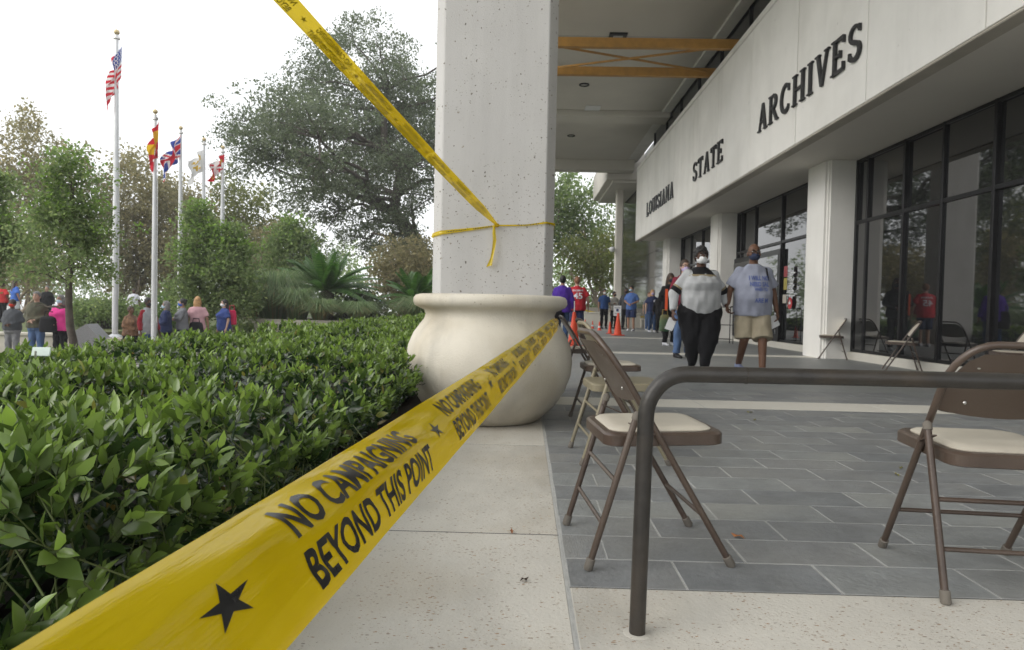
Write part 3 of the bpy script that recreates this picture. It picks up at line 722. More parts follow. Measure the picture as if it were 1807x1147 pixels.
# upper tape: from the knot on the pillar up and out to the left, seen from behind
K = gy(877, 397, 5.84); U = gy(522, 8, 2.75)
du = (U-K)/np.linalg.norm(U-K); Uend = K+du*(np.linalg.norm(U-K)+1.9); L1 = np.linalg.norm(Uend-K)
def surf_up(s, t):
    u = s/L1; c = K+du*s+np.array([0, 0, -.10*u*(1-u)])
    m_ = K+du*(L1*.55); v = EYE-m_; v = v-du*(v@du); v /= np.linalg.norm(v)
    up_ = np.cross(v, du); up_ = up_ if up_[2] > 0 else -up_
    tw = .22+.12*math.sin(4*u+1)
    a = up_*math.cos(tw)+v*math.sin(tw); n = -up_*math.sin(tw)+v*math.cos(tw)
    sq = .30+.70*min(1, u/.10)
    bow = .009*(1-(2*t)**2)*(1+.4*math.sin(7*u))+.0018*math.sin(2*PI*(t*1.4+s*1.1))+.003*math.exp(-((t+.38)/.08)**2)
    return c+a*(t*WT*sq)+n*(bow*sq)
ribbon('barrier_tape', 'yellow tape running from the pillar knot up to the upper left, print seen mirrored', surf_up, L1, 260, 30, .30)
# the loop tied round the pillar, its knot and the loose tail
def loop_pts():
    z0, y = None, None
    l = gy(761, 413, 5.93); r = gy(974, 396, 5.99); k = K
    return [np.array([-.829, 6.77, l[2]-.02]), np.array([-.831, 5.95, l[2]-.01]), np.array([-.748, 5.852, l[2]+.005]), np.array([-.45, 5.851, k[2]-.035]), k+np.array([0, .012, -.004]), np.array([.0, 5.851, k[2]+.004]), np.array([.166, 5.852, r[2]-.003]), np.array([.247, 5.995, r[2]]), np.array([.248, 6.77, r[2]-.03])]
lp = loop_pts(); seg = [np.linalg.norm(b-a) for a, b in zip(lp[:-1], lp[1:])]; cum = np.concatenate([[0], np.cumsum(seg)]); Ll = cum[-1]
wl = [.030, .034, .036, .022, .012, .013, .017, .022, .022]
V = []; nW = 4; NS = 120
for i in range(NS+1):
    s_ = Ll*i/NS; k = min(len(seg)-1, int(np.searchsorted(cum, s_, 'right')-1)); f_ = (s_-cum[k])/seg[k]
    p = lp[k]*(1-f_)+lp[k+1]*f_; w_ = wl[k]*(1-f_)+wl[k+1]*f_
    x = p[0]; nrm = np.array([0, -1, 0]) if -.75 < x < .164 else (np.array([-1, -.6, 0]) if x < -.75 else np.array([1, -.5, 0])); nrm = nrm/np.linalg.norm(nrm)
    for j in range(nW+1):
        t = -.5+j/nW; V.append(p+np.array([0, 0, t*w_])+nrm*(.003+.0035*math.cos(6*t+9*s_)*(1 if j % 2 else .3)))
a = (np.arange(NS)[:, None]*(nW+1)+np.arange(nW)[None]).ravel()
lo = link('barrier_tape', np_mesh('barrier_tape', V, np.stack([a, a+1, a+nW+2, a+nW+1], 1), M_['tape'], True))
tag(lo, 'thin twisted band of yellow tape tied around the pillar with a loose hanging tail', 'tape', 'printed yellow barrier tapes')
dots = MB()
for x0, x1, zz in ((-.69, -.52, 0), (-.46, -.30, 0), (-.08, .10, 0)):
    k = 0; x = x0
    while x < x1:
        s_ = (x-x0)/(x1-x0); i0 = [q for q in range(len(lp)-1) if lp[q][0] <= x <= lp[q+1][0]][0]; f_ = (x-lp[i0][0])/(lp[i0+1][0]-lp[i0][0])
        z = lp[i0][2]*(1-f_)+lp[i0+1][2]*f_; w_ = rnd.uniform(.006, .012); dots.box(x, x+w_*.7, 5.838, 5.8395, z-.004, z+.004+rnd.uniform(0, .002)); x += w_+.004
dots.obj('lettering', M_['ink'], lo)
tl = MB(); tail = [gy(x, y, 5.835) for x, y in ((872, 399), (872, 412), (873, 425), (871, 440), (868, 455), (863, 470))]
V = []; wd = [.02, .028, .030, .026, .026, .05]
for i, p in enumerate(tail):
    for t in (-.5, -.15, .2, .5): V.append(p+np.array([t*wd[i], -.008-.008*math.cos(5*t+i), 0.004*t*(i-2)]))
a = (np.arange(5)[:, None]*4+np.arange(3)[None]).ravel()
link('tail', np_mesh('tail', V, np.stack([a, a+1, a+5, a+4], 1), M_['tape'], True), lo)
kn = MB(); kn.ell(K+np.array([0, -.012, -.004]), (.022, .016, .018), 10, 7); kn.ell(K+np.array([-.012, -.018, .006]), (.012, .012, .016), 8, 6); kn.obj('knot', M_['tape'], lo, smooth=True)

# ================================================================== CONES, SIGN ON A CONE, RACK, FLOOR STICKERS, LEAVES
def cone(px, py, h, label, stripe=False):
    p = gz(px, py); r = h*.17
    root = empty('traffic_cone', (p[0], p[1], 0), rnd.uniform(0, 1)); tag(root, label, 'cone', 'orange traffic cones')
    a = MB(); a.box(-h*.25, h*.25, -h*.25, h*.25, .001, h*.045); a.obj('base', M_['cone'], root, bevel=h*.02)
    a = MB(); a.lathe([(r*1.12, h*.045), (r, h*.07), (r*.28, h*.97), (r*.22, h), (r*.1, h)], 24); a.obj('body', M_['cone'], root, smooth=True)
    if stripe:
        a = MB(); q = lambda z: r+(r*.28-r)*((z-.07)/.9)+h*.003
        a.lathe([(q(.30), h*.30), (q(.5), h*.5)], 24, caps=False); a.obj('band', M_['white'], root, smooth=True)
    return root
cone(1012, 612, .78, 'tall orange cone with a white stick in it, beside the chairs')
tc_ = gz(1012, 612)
a = MB(); a.tube([(0, 0, .74), (.0, 0, 1.02)], .011, 8); tag(a.obj('white_stick', M_['white'], smooth=True, loc=(tc_[0], tc_[1], 0)), 'thin white stick standing in the tall cone by the chairs', 'stick')
cone(1090, 592, .74, 'tall orange cone standing in front of the white sheet sign')
cone(1076, 588.5, .42, 'small plain orange cone just left of the tall cone')
cone(1057.5, 583, .36, 'small orange cone with white band, right one of the banded pair', True)
cone(1045.5, 580, .34, 'small orange cone with white band, left one of the banded pair', True)
cone(1032.5, 577, .36, 'small orange cone half hidden by the leg of the red jersey man')
p = gz(1089, 586)
sg = empty('sheet_sign', (p[0], p[1], 0)); tag(sg, 'white sheet sign with a small blue square on a stake behind the tall cone', 'sign')
q0, q1 = gy(1083, 539, p[1]), gy(1096, 557.5, p[1])
a = MB(); a.box(q0[0]-p[0], q1[0]-p[0], -.006, .006, q1[2], q0[2]); a.obj('sheet', M_['white'], sg)
a = MB(); a.tube([(0.02, .01, 0), (.02, .01, q0[2]-.05)], .012, 6); a.obj('stake', M_['stone_wall'], sg)
cxm = (q0[0]+q1[0])/2-p[0]; a = MB(); zc = (q0[2]*.55+q1[2]*.45); a.box(cxm-.045, cxm+.045, -.0085, -.0065, zc-.05, zc+.05); a.obj('blue_square', mat('print_blue', (.03, .05, .16), .5), sg)
a = MB()
for k, z in enumerate((q0[2]-.07, q0[2]-.10, q1[2]+.10, q1[2]+.07)): a.box(cxm-.11, cxm+.11, -.0085, -.0065, z-.007, z+.007)
a.obj('printed_line', mat('print_grey', (.25, .26, .3), .6), sg)
# thin black metal rack by the door
p = gz(1277, 606); rk = empty('metal_rack', (p[0], p[1], 0)); tag(rk, 'thin black wire rack standing before the entrance column', 'rack')
for sx in (-.2, .2):
    a = MB(); a.tube([(sx, -.15, 0), (sx, -.15, .92), (sx, -.1, 1.0), (sx, .1, 1.0), (sx, .15, .92), (sx, .15, 0)], .012, 6); a.obj('hoop', M_['dark_metal'], rk, smooth=True)
for z in (.12, .5, .98):
    a = MB(); a.tube([(-.2, -.14, z), (.2, -.14, z)], .009, 6); a.tube([(-.2, .14, z), (.2, .14, z)], .009, 6); a.obj('rail', M_['dark_metal'], rk, smooth=True)
# round floor stickers
for px, py, lb in ((1692, 726, 'round red and black floor sticker on the slate, behind the right chair'), (1485, 677, 'round red floor sticker on the slate, seen just under the railing')):
    p = gz(px, py, .003); st_ = empty('floor_sticker', (p[0], p[1], 0)); tag(st_, lb, 'sticker', 'round floor stickers')
    for nm, r0, m_, z in (('black_ring', .155, M_['ink'], .0028), ('white_ring', .125, M_['white'], .0034), ('red_disc', .118, mat('sticker_red', (.42, .03, .045), .45), .0040)):
        a = MB(); a.lathe([(r0, .002), (r0, z), (r0*.5, z+.00005), (.002, z+.0001)], 36); a.obj(nm, m_, st_)
    a = MB()
    for i, (x0, x1) in enumerate(((-.06, .05), (-.08, .08), (-.05, .07))):
        x = x0
        while x < x1: a.box(x, x+.014, -.05+i*.045, -.05+i*.045+.024, .0042, .0046); x += .021
    a.obj('print', M_['white'], st_)
def fallen(px, py, c, r, label, z=0.0):
    p = gz(px, py, z+.004); a = MB(); n = 8
    V = [(0, 0, .006)]+[(r*math.cos(2*PI*i/n)*(1.3 if i % 4 == 0 else .7), r*.6*math.sin(2*PI*i/n), .004+.006*math.cos(3*2*PI*i/n)) for i in range(n)]
    a.add(V, [(0, 1+i, 1+(i+1) % n) for i in range(n)]); tag(a.obj('fallen_leaf', c, loc=tuple(p), rz=rnd.uniform(0, 3)), label, 'leaf', 'fallen leaves on the terrace')
lb_, lg_ = mat('dry_leaf', (.30, .12, .04), .8, .3, 40), mat('olive_leaf', (.14, .13, .03), .8, .3, 40)
fallen(1302, 947, lb_, .022, 'dry orange brown leaf on the slate, right of the near chair')
fallen(1583, 838, lg_, .02, 'small olive leaf on the slate near the right chair, nearer one')
fallen(1590, 826, lg_, .018, 'small olive leaf on the slate near the right chair, farther one')
fallen(903, 938.5, lb_, .014, 'tiny reddish leaf on a joint of the pale paving slabs')
fallen(925, 1024, M_['soil'], .012, 'tiny dark scrap lying on the pale paving slab in front')
fallen(1323, 728, lg_, .022, 'small dark leaf on the slate just before the pale band')
fallen(1332, 741, lg_, .02, 'small dark leaf on the slate behind the near cream seat')
# notices on the entrance glass
def dec(x0, y0, x1, y1, m_, name, label):
    a0, a1 = gx(x0, y0, GXP-.09), gx(x1, y1, GXP-.09)
    a = MB(); a.box(GXP-.094, GXP-.09, min(a0[1], a1[1]), max(a0[1], a1[1]), a1[2], a0[2]); return tag(a.obj(name, m_), label, 'notice', 'notices on the entrance glass')
dec(1384, 470, 1389.5, 488, mat('notice_red', (.30, .03, .035), .5), 'notice', 'red notice on the dark glass beside the entrance column')
dec(1383.5, 491, 1388.5, 511, mat('notice_yellow', (.36, .30, .05), .5), 'notice', 'dull yellow notice on the glass just below the red one')
dec(1381.5, 520, 1387.5, 535, M_['stone_wall'], 'notice', 'grey blank notice low on the entrance glass')
nt_ = empty('door_lettering', tuple(gx(1396, 500, GXP-.02))); l0 = np.array(nt_.location); tag(nt_, 'block of white opening lettering on the glass beside the column', 'lettering', 'notices on the entrance glass')
for y0, xa, xb, h in ((480, 1388, 1404, 2.2), (484.5, 1391, 1400, 1.8), (489, 1393, 1398, 1.5), (491.8, 1389, 1402, 1.5), (494.5, 1390, 1401, 1.5), (499.5, 1391, 1400, 1.5), (502.5, 1388, 1403, 1.5), (507.5, 1391, 1399, 1.9), (512, 1389, 1401.5, 1.5), (515, 1389, 1401, 1.5), (521, 1386.5, 1403.5, 1.6)):
    a = MB(); x = xa
    while x < xb:
        w_ = rnd.choice((1.4, 2.2, 3.0)); a0, a1 = gx(x, y0, GXP-.02)-l0, gx(min(xb, x+w_), y0+h, GXP-.02)-l0
        a.box(-.014, -.010, min(a0[1], a1[1]), max(a0[1], a1[1])-.01, a1[2], a0[2]); x += w_+.5
    a.obj('text_line', M_['white'], nt_)
p = gx(1394, 535, GXP-.02); a = MB(); a.T = Matrix.Translation(Vector(p)) @ Matrix.Rotation(-PI/2, 4, 'Y'); a.lathe([(.14, 0), (.14, .006), (.002, .0065)], 24); rd_ = a.obj('round_notice', mat('notice_red2', (.45, .02, .03), .4))
tag(rd_, 'round red notice with a white mark low on the glass by the column', 'notice', 'notices on the entrance glass')
a = MB(); a.box(p[0]-.012, p[0]-.008, p[1]-.06, p[1]+.06, p[2]-.025, p[2]+.025); a.box(p[0]-.0125, p[0]-.0085, p[1]-.02, p[1]+.02, p[2]+.026, p[2]+.07); a.obj('white_mark', M_['white'], rd_)

# ================================================================== HEDGE
HX0, HX1, HY0, HY1 = -3.22, -.75, .98, 43.0
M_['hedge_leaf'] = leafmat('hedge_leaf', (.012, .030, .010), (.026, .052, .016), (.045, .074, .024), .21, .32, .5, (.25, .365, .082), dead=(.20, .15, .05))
M_['twig'] = mat('green_twig', (.10, .13, .04), .7, .2, 20)
def hedge_top(x, y):
    return .475+.03*np.sin(2.1*y+1.3*x)+.03*np.sin(4.7*x-1.1*y+1)+.018*np.sin(9.1*y+3.3*x)
leaf_t = np.array([[0, 0, 0], [-.17, .25, .045], [0, .28, 0], [.17, .25, .045], [-.155, .62, .05], [0, .64, -.005], [.155, .62, .05], [0, 1, -.05]])
leaf_f = np.array([[0, 2, 1, 1], [0, 3, 2, 2], [1, 2, 5, 4], [2, 3, 6, 5], [4, 5, 7, 7], [5, 6, 7, 7]])
leaf_tri = np.array([[0, 2, 1], [0, 3, 2], [1, 2, 5], [1, 5, 4], [2, 3, 6], [2, 6, 5], [4, 5, 7], [5, 6, 7]])
def norm(v): return v/(np.linalg.norm(v, axis=-1, keepdims=True)+1e-9)
def leaves_at(base, direc, up, size, wid=1.0):
    """oriented leaf blades: (n,8,3)"""
    d = norm(direc); x = norm(np.cross(d, up)); n = np.cross(x, d)
    s = size[:, None, None]
    return base[:, None]+(leaf_t[None, :, 0:1]*x[:, None]*wid+leaf_t[None, :, 1:2]*d[:, None]+leaf_t[None, :, 2:3]*n[:, None])*s
def sample_surface(n, ya, yb):
    """points on the hedge: top, rounded shoulder, terrace side and near end, with outward normals"""
    y = RNG.uniform(ya, yb, n); u = RNG.uniform(0, 1, n)
    prof_top = HX1-HX0-.22; prof_side = .55; Ltot = prof_top+.35+prof_side; s = u*Ltot
    x = np.empty(n); z = np.empty(n); nx = np.empty(n); nz = np.empty(n)
    a = s < prof_top; x[a] = HX0+s[a]; nx[a] = 0; nz[a] = 1; z[a] = hedge_top(x[a], y[a])
    b = (s >= prof_top) & (s < prof_top+.35); th = (s[b]-prof_top)/.35*PI/2
    x[b] = HX1-.22+.22*np.sin(th); zt_ = hedge_top(np.full(b.sum(), HX1-.2), y[b]); z[b] = zt_-.16*(1-np.cos(th)); nx[b] = np.sin(th); nz[b] = np.cos(th)
    c = s >= prof_top+.35; f_ = (s[c]-prof_top-.35)/prof_side; x[c] = HX1+.02*np.sin(6*y[c])-.42*f_; z[c] = .36-.38*f_; nx[c] = .9; nz[c] = -.2
    return np.stack([x, y, z], 1), np.stack([nx, np.zeros(n), nz], 1)
def make_shoots(P, N, nl, lsize, slen):
    n = len(P); r = RNG.normal(0, .42, (n, 3)); d = norm(N*.55+np.array([0, 0, .75])+r)
    d[:, 2] = np.abs(d[:, 2])*.9+.05; d = norm(d)
    sl_ = slen*RNG.uniform(.6, 1.35, n); root = P-d*(sl_*.75)[:, None]
    bases = []; dirs = []; ups = []; sizes = []; ages = []
    q = norm(np.cross(d, norm(RNG.normal(size=(n, 3))))); q2 = np.cross(d, q)
    for k in range(nl):
        f_ = (k+.6)/nl; ang = k*2.4+RNG.normal(0, .3, n); side = q*np.cos(ang)[:, None]+q2*np.sin(ang)[:, None]
        spread = 1.05-.62*f_+RNG.normal(0, .12, n)
        dd = norm(d*np.cos(spread)[:, None]+side*np.sin(spread)[:, None])
        bases.append(root+d*(sl_*f_)[:, None]); dirs.append(dd); ups.append(d+RNG.normal(0, .15, (n, 3)))
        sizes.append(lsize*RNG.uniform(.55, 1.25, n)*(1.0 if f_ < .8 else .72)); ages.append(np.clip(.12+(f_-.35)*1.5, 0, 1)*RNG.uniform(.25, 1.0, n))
    return map(np.concatenate, (bases, dirs, ups, sizes, ages)), (root, root+d*sl_[:, None])
LV = []; LA = []; stems = []
for (ya, yb, dens, nl, ls, sl_) in ((HY0, 1.6, 185, 9, .067, .16), (1.6, 3.2, 200, 9, .060, .145), (3.2, 7, 200, 8, .056, .135), (7, 16, 120, 7, .075, .15), (16, HY1, 60, 6, .105, .17)):
    area = (HX1-HX0+.7)*(yb-ya); n = int(area*dens)
    P, N = sample_surface(int(n*1.7), ya, yb)
    cl_ = np.sin(P[:, 0]*9+3*np.sin(P[:, 1]*4.3))*np.sin(P[:, 1]*11+2*np.sin(P[:, 0]*6.1))+.6*np.sin(P[:, 0]*19+P[:, 1]*7)*np.sin(P[:, 1]*23-P[:, 0]*5)
    kp_ = RNG.uniform(0, 1, len(P)) < np.clip(.58+.75*cl_, .04, 1); P = P[kp_]; N = N[kp_]; P = P+N*(.035*cl_[kp_])[:, None]
    (b_, d_, u_, s_, a_), st_ = make_shoots(P, N, nl, ls, sl_)
    LV.append(leaves_at(b_, d_, u_, s_, RNG.uniform(1.0, 1.35, len(s_))[:, None, None])); LA.append(a_)
    if yb < 4: stems.append(st_)
    n2 = int(area*dens*1.9); P, N = sample_surface(n2, ya, yb)              # older leaves below the surface
    P = P-N*RNG.uniform(.03, .24, n2)[:, None]; dd = norm(N*.5+RNG.normal(0, 1, (n2, 3)))
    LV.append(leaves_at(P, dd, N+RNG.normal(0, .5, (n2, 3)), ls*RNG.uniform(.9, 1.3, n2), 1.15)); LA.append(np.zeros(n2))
# near end of the hedge
n2 = 1300; z_ = RNG.uniform(-.04, .44, n2); P = np.stack([RNG.uniform(HX0, HX1-.12, n2), HY0+RNG.uniform(.06, .34, n2)+.22*(.44-z_), z_], 1)
LV.append(leaves_at(P, norm(np.array([0, -.5, .4])+RNG.normal(0, .6, (n2, 3))), RNG.normal(0, 1, (n2, 3)), .062*RNG.uniform(.8, 1.2, n2))); LA.append(np.zeros(n2))
LV = np.concatenate(LV); LA = np.concatenate(LA)
# the leaves that show largest become parts of their own
ctr = LV.mean(1); rel = ctr-EYE; dep = rel @ _f; px = 903.5+FPX*(rel @ _ri)/dep; py = 573.5-FPX*(rel @ _up)/dep
fn = np.cross(LV[:, 7]-LV[:, 0], LV[:, 6]-LV[:, 4]); seen = np.abs((fn*rel).sum(1))/dep**3*FPX**2
top_ = (ctr[:, 2] > .36) | (LA > 0)
ok = (px > 5) & (px < 760) & (py > 560) & (py < 1100) & (LA > .02) & top_
idx = np.argsort(-np.where(ok, seen, 0))[:300]
hedge = empty('hedge', (-2, 3, -.06)); tag(hedge, 'broad clipped hedge of glossy green leaves along the terrace edge', 'hedge')
rest = np.ones(len(LV), bool); rest[idx] = False
def leaf_obj(name, V, A, par):
    n = len(V); F = (leaf_tri[None]+np.arange(n)[:, None, None]*8).reshape(-1, 3)
    me = np_mesh(name, V.reshape(-1, 3)-np.array([-2, 3, -.06]), F, M_['hedge_leaf'], True)
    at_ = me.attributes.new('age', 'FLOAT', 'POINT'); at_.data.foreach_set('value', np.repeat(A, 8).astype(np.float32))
    return link(name, me, par)
for i in idx: leaf_obj('leaf', LV[i:i+1], LA[i:i+1], hedge)
tag(leaf_obj('foliage', LV[rest], LA[rest], hedge), kind='stuff')
sv = []; sf_ = []; k = 0
for (p0, p1) in stems:
    for a_, b_ in zip(p0, p1):
        d_ = b_-a_; x = np.cross(d_, [0, 0, 1.0]); x = x/(np.linalg.norm(x)+1e-9); y_ = np.cross(d_, x); y_ /= np.linalg.norm(y_)+1e-9
        for q_, r in ((a_-d_*.8, .0026), (b_, .0010)):
            for ang in (0, 2.1, 4.2): sv.append(q_+(x*math.cos(ang)+y_*math.sin(ang))*r-np.array([-2, 3, -.06]))
        for i in range(3):
            j = (i+1) % 3; sf_.append((k+i, k+j, k+3+j, k+3+i))
        k += 6
tag(link('twigs', np_mesh('twigs', sv, sf_, M_['twig'], True), hedge), kind='stuff')
core = MB(); ny = 40  # added solid core: stops light leaking, near-black stands in for shade inside
core.loft([[(HX0+.2+2, y-3, -.02+.06), (HX1-.55+2, y-3, -.02+.06), (HX1-.34+2, y-3, .20+.06), (HX1-.5+2, y-3, .27+.06), (HX0+.2+2, y-3, .27+.06)] for y in np.linspace(HY0+.42, HY1-.2, ny)])
core.obj('shade_core', mat('core_shade_dark', (.014, .011, .008), .95, .3, 20), hedge)

# ================================================================== TREES
def cluster_leaves(C, rc, n, size, rng, flat=.75, droop=0.0):
    """n leaf faces round every cluster centre"""
    m = len(C); k = np.repeat(np.arange(m), n); off = rng.normal(0, 1, (m*n, 3)); off *= (rng.uniform(.2, 1, (m*n, 1))**.4)/np.linalg.norm(off, axis=1, keepdims=True)
    off[:, 2] *= flat; P = C[k]+off*rc[k][:, None]
    d = norm(off*.6+rng.normal(0, .7, (m*n, 3))+np.array([0, 0, .1-droop])); up = norm(rng.normal(0, .8, (m*n, 3))+np.array([0, 0, 1.0]))
    x = norm(np.cross(d, up)); s = (size*rng.uniform(.6, 1.35, m*n))[:, None]
    nrm_ = np.cross(x, d)
    q = np.stack([P, P+d*s*.45-x*s*.3+nrm_*s*.06, P+d*s, P+d*s*.55+x*s*.3+nrm_*s*.06], 1)
    F = np.arange(m*n*4).reshape(-1, 4); return q.reshape(-1, 3), F
def tube_np(pts, r, seg=6):
    mb = MB(); mb.tube([tuple(p) for p in pts], list(r), seg); return mb
def curved(a, b, bend, n, rng, wob=.025):
    t = np.linspace(0, 1, n)[:, None]; m = (a+b)/2+bend; p = (1-t)**2*a+2*t*(1-t)*m+t*t*b
    p[1:-1] += rng.normal(0, np.linalg.norm(b-a)*wob, (n-2, 3)); return p
def tree(name, label, base, blobs, leafm, barkm, n_clu, leaves_per, leaf_size, rc, r0, seed, fork=.35, stems=1, limbs=9, group=None, twigs=True, flat=.75, cat='tree', lean=(0, 0), droop=0.0, shell=.55, straight=False):
    """a trunk, limbs that reach into every part of the crown, twigs to each leaf cluster; the crown fills a set of round masses"""
    rng = np.random.default_rng(seed); base = np.array(base, float)
    root = empty(name, tuple(base)); tag(root, label, cat, group)
    bc = np.array([b[:3] for b in blobs], float); br = np.array([b[3] for b in blobs], float)
    wts = br**2.2; wts /= wts.sum(); C = []; 
    which = rng.choice(len(blobs), n_clu, p=wts); v = rng.normal(0, 1, (n_clu, 3)); v /= np.linalg.norm(v, axis=1, keepdims=True)
    rad = rng.uniform(0, 1, n_clu)**shell; C = bc[which]+v*(br[which]*rad)[:, None]
    top = bc[:, 2].max(); cen = (bc*wts[:, None]).sum(0); low = (C[:, 2]).min()
    mb = MB(); segs = []
    for s_ in range(stems):
        a0 = base+(np.array([rng.normal(0, r0*2.2), rng.normal(0, r0*2.2), 0]) if stems > 1 else 0)
        zf = base[2]+(cen[2]-base[2])*(1.25 if stems == 1 else 1.1)
        b0 = np.array([(cen[0] if not straight else base[0]+.35*(cen[0]-base[0]))+lean[0]+(rng.normal(0, br.mean()*.5) if stems > 1 else 0), cen[1]+lean[1]+(rng.normal(0, br.mean()*.5) if stems > 1 else 0), zf])
        p = curved(a0, b0, rng.normal(0, .12 if not straight else .03, 3)*np.linalg.norm(b0-a0)*.5, 11, rng, .006 if straight else .025); p[0] = a0
        rr_ = r0*np.linspace(1, .32, 11); rr_[0] *= 1.35; rr_[1] *= 1.05
        mb.tube([tuple(q-base) for q in p], list(rr_), 9); segs += [(p[i], rr_[i]) for i in range(2, 11)]
    trunk = mb.obj('trunk', barkm, root, smooth=60)
    lm = MB(); order = np.argsort(-br); nodes = list(segs)
    targets = [bc[i] for i in order]+[C[i] for i in rng.choice(n_clu, max(0, limbs-len(order)))]
    for tg in targets[:max(limbs, len(order))]:
        hz_ = [(np.linalg.norm((tg-q)*np.array([1, 1, 1.2]))+abs(min(0, tg[2]-q[2]))*1.0+ (0 if q[2] > base[2]+fork*(cen[2]-base[2]) else 99), q, r) for q, r in segs]
        _, q, r = min(hz_, key=lambda t: t[0]); L_ = np.linalg.norm(tg-q)
        if L_ < .05: continue
        p = curved(q, tg, np.array([0, 0, L_*.12])+rng.normal(0, .07, 3)*L_, 9, rng); p[0] = q; rr_ = max(.45*r, .012)*np.linspace(1, .3, 9)
        lm.tube([tuple(z-base) for z in p], list(rr_), 6); nodes += [(p[i], rr_[i]) for i in range(2, 9)]
    NP = np.array([n_[0] for n_ in nodes]); NR = np.array([n_[1] for n_ in nodes])
    if twigs:
        for c in C:
            d2 = np.linalg.norm(NP-c, axis=1); i = int(np.argmin(d2+np.maximum(0, NP[:, 2]-c[2])*.4))
            if d2[i] > rc*.3:
                p = curved(NP[i], c, np.array([0, 0, d2[i]*.1])+rng.normal(0, .06, 3)*d2[i], 4, rng); r_ = min(NR[i]*.6, .02+d2[i]*.008)
                lm.tube([tuple(z-base) for z in p], [r_, r_*.8, r_*.55, r_*.3], 3, caps=False)
    lm.obj('limbs', barkm, root, smooth=60)
    V, F = cluster_leaves(C, rc*rng.uniform(.6, 1.3, n_clu), leaves_per, leaf_size, rng, flat, droop)
    tag(link('crown', np_mesh('crown', V-base, F, leafm), root), kind='stuff')
    return root
def pxblobs(lst, Y, rng, dj):
    """round crown masses from their sighted directions; each has its own distance and true size"""
    out = []
    for px_, py_, r in lst:
        y = Y+rng.uniform(-dj, dj); p = gy(px_, py_, y); out.append((p[0], p[1], p[2], r*y/FPX))
    return out
R_ = np.random.default_rng(5)
L_oak = leafmat('oak_leaf', (.070, .092, .052), (.115, .142, .080), (.17, .195, .12), .45, .40, .4)
L_green = leafmat('fresh_leaf', (.06, .105, .028), (.105, .165, .045), (.15, .22, .06), .4, .45, .4)
L_mid = leafmat('mid_leaf', (.11, .155, .062), (.17, .225, .095), (.24, .28, .12), .45, .55, .4)
L_tip = leafmat('tip_leaf', (.12, .19, .045), (.17, .26, .065), (.21, .31, .085), .4, .5, .4)
L_rust = leafmat('autumn_leaf', (.165, .158, .085), (.245, .225, .13), (.32, .275, .165), .6, .55, .3)
L_gold = leafmat('yellow_green_leaf', (.10, .12, .04), (.16, .18, .065), (.22, .22, .085), .5, .48, .3)
GRD = GZ
# the great live oak
ob = pxblobs([(640, 150, 105), (575, 110, 55), (610, 60, 45), (665, 75, 50), (500, 205, 80), (430, 215, 55), (410, 240, 40), (455, 285, 60), (555, 280, 95), (655, 270, 95), (715, 190, 70), (600, 370, 75), (690, 360, 85), (728, 130, 50), (520, 340, 55), (640, 420, 50), (740, 290, 70), (560, 190, 80), (705, 430, 45), (480, 245, 60)], 40, R_, 5)
ob += [(gy(850, 180, 41)[0], 41, gy(850, 180, 41)[2], 4.2), (gy(870, 300, 38)[0], 39, gy(870, 300, 38)[2], 3.2), (gy(800, 240, 44)[0], 45, gy(800, 240, 44)[2], 4.2), (gy(690, 200, 46)[0], 47, 11, 4.0), (gy(560, 260, 33)[0], 34, 8.6, 3.0)]
bp_ = gy(748, 560, 40)
tree('live_oak', 'great dark live oak with spreading crown left of the pillar', (bp_[0], 40, GRD), ob, L_oak, M_['bark'], 900, 125, .165, .88, .52, 21, fork=.45, limbs=44, flat=.55, shell=.40)
# bright-tipped young evergreens near the walk
def evergreen(px, base_y, Y, blobs, label, seed, n, lp, ls, tipn, r0=.07):
    b = gy(px, base_y, Y); bl = pxblobs(blobs, Y, R_, .25)
    t = tree('young_evergreen', label, (b[0], Y, GRD), bl, L_mid, M_['bark'], n, lp, ls, .26*Y/14, r0, seed, fork=.3, limbs=16, group='young evergreen trees by the walk', shell=.6, straight=True)
    rng = np.random.default_rng(seed+1); tb = sorted(bl, key=lambda q: -q[2])[:max(3, len(bl)//2)]
    C = np.array([[q[0]+rng.normal(0, q[3]*.5), q[1]+rng.normal(0, q[3]*.5), q[2]+q[3]*rng.uniform(.1, .95)] for q in tb for _ in range(tipn)])
    V, F = cluster_leaves(C, np.full(len(C), .17*Y/14), 22, ls, rng); tag(link('young_growth', np_mesh('young_growth', V-np.array([b[0], Y, GRD]), F, L_tip), t), kind='stuff')
    return t
evergreen(134, 600, 12.5, [(118, 290, 34), (100, 330, 42), (145, 320, 36), (85, 390, 46), (150, 385, 44), (60, 430, 40), (120, 440, 46), (170, 430, 36), (80, 480, 34), (155, 475, 34), (110, 370, 44), (50, 480, 22), (62, 540, 11), (185, 480, 20), (100, 540, 9)], 'slim evergreen with bare grey trunk before the queue, nearest of the young trees', 31, 270, 30, .075, 9, .085)
evergreen(352, 600, 21.8, [(352, 378, 22), (345, 410, 34), (368, 420, 26), (340, 460, 38), (375, 465, 30), (350, 500, 42), (325, 510, 28), (380, 520, 28), (350, 545, 34)], 'young evergreen between the third and fourth flagpoles', 33, 260, 36, .12, 10)
evergreen(412, 600, 21.5, [(408, 415, 20), (400, 440, 28), (425, 450, 26), (395, 480, 34), (430, 490, 32), (410, 520, 38), (438, 530, 22), (410, 550, 30)], 'young evergreen just right of the last flagpole', 35, 230, 36, .12, 10)
evergreen(515, 600, 30, [(515, 402, 22), (500, 430, 30), (535, 430, 28), (495, 465, 32), (540, 465, 32), (515, 500, 36)], 'young evergreen with bright top behind the big cycad', 37, 200, 36, .16, 9)
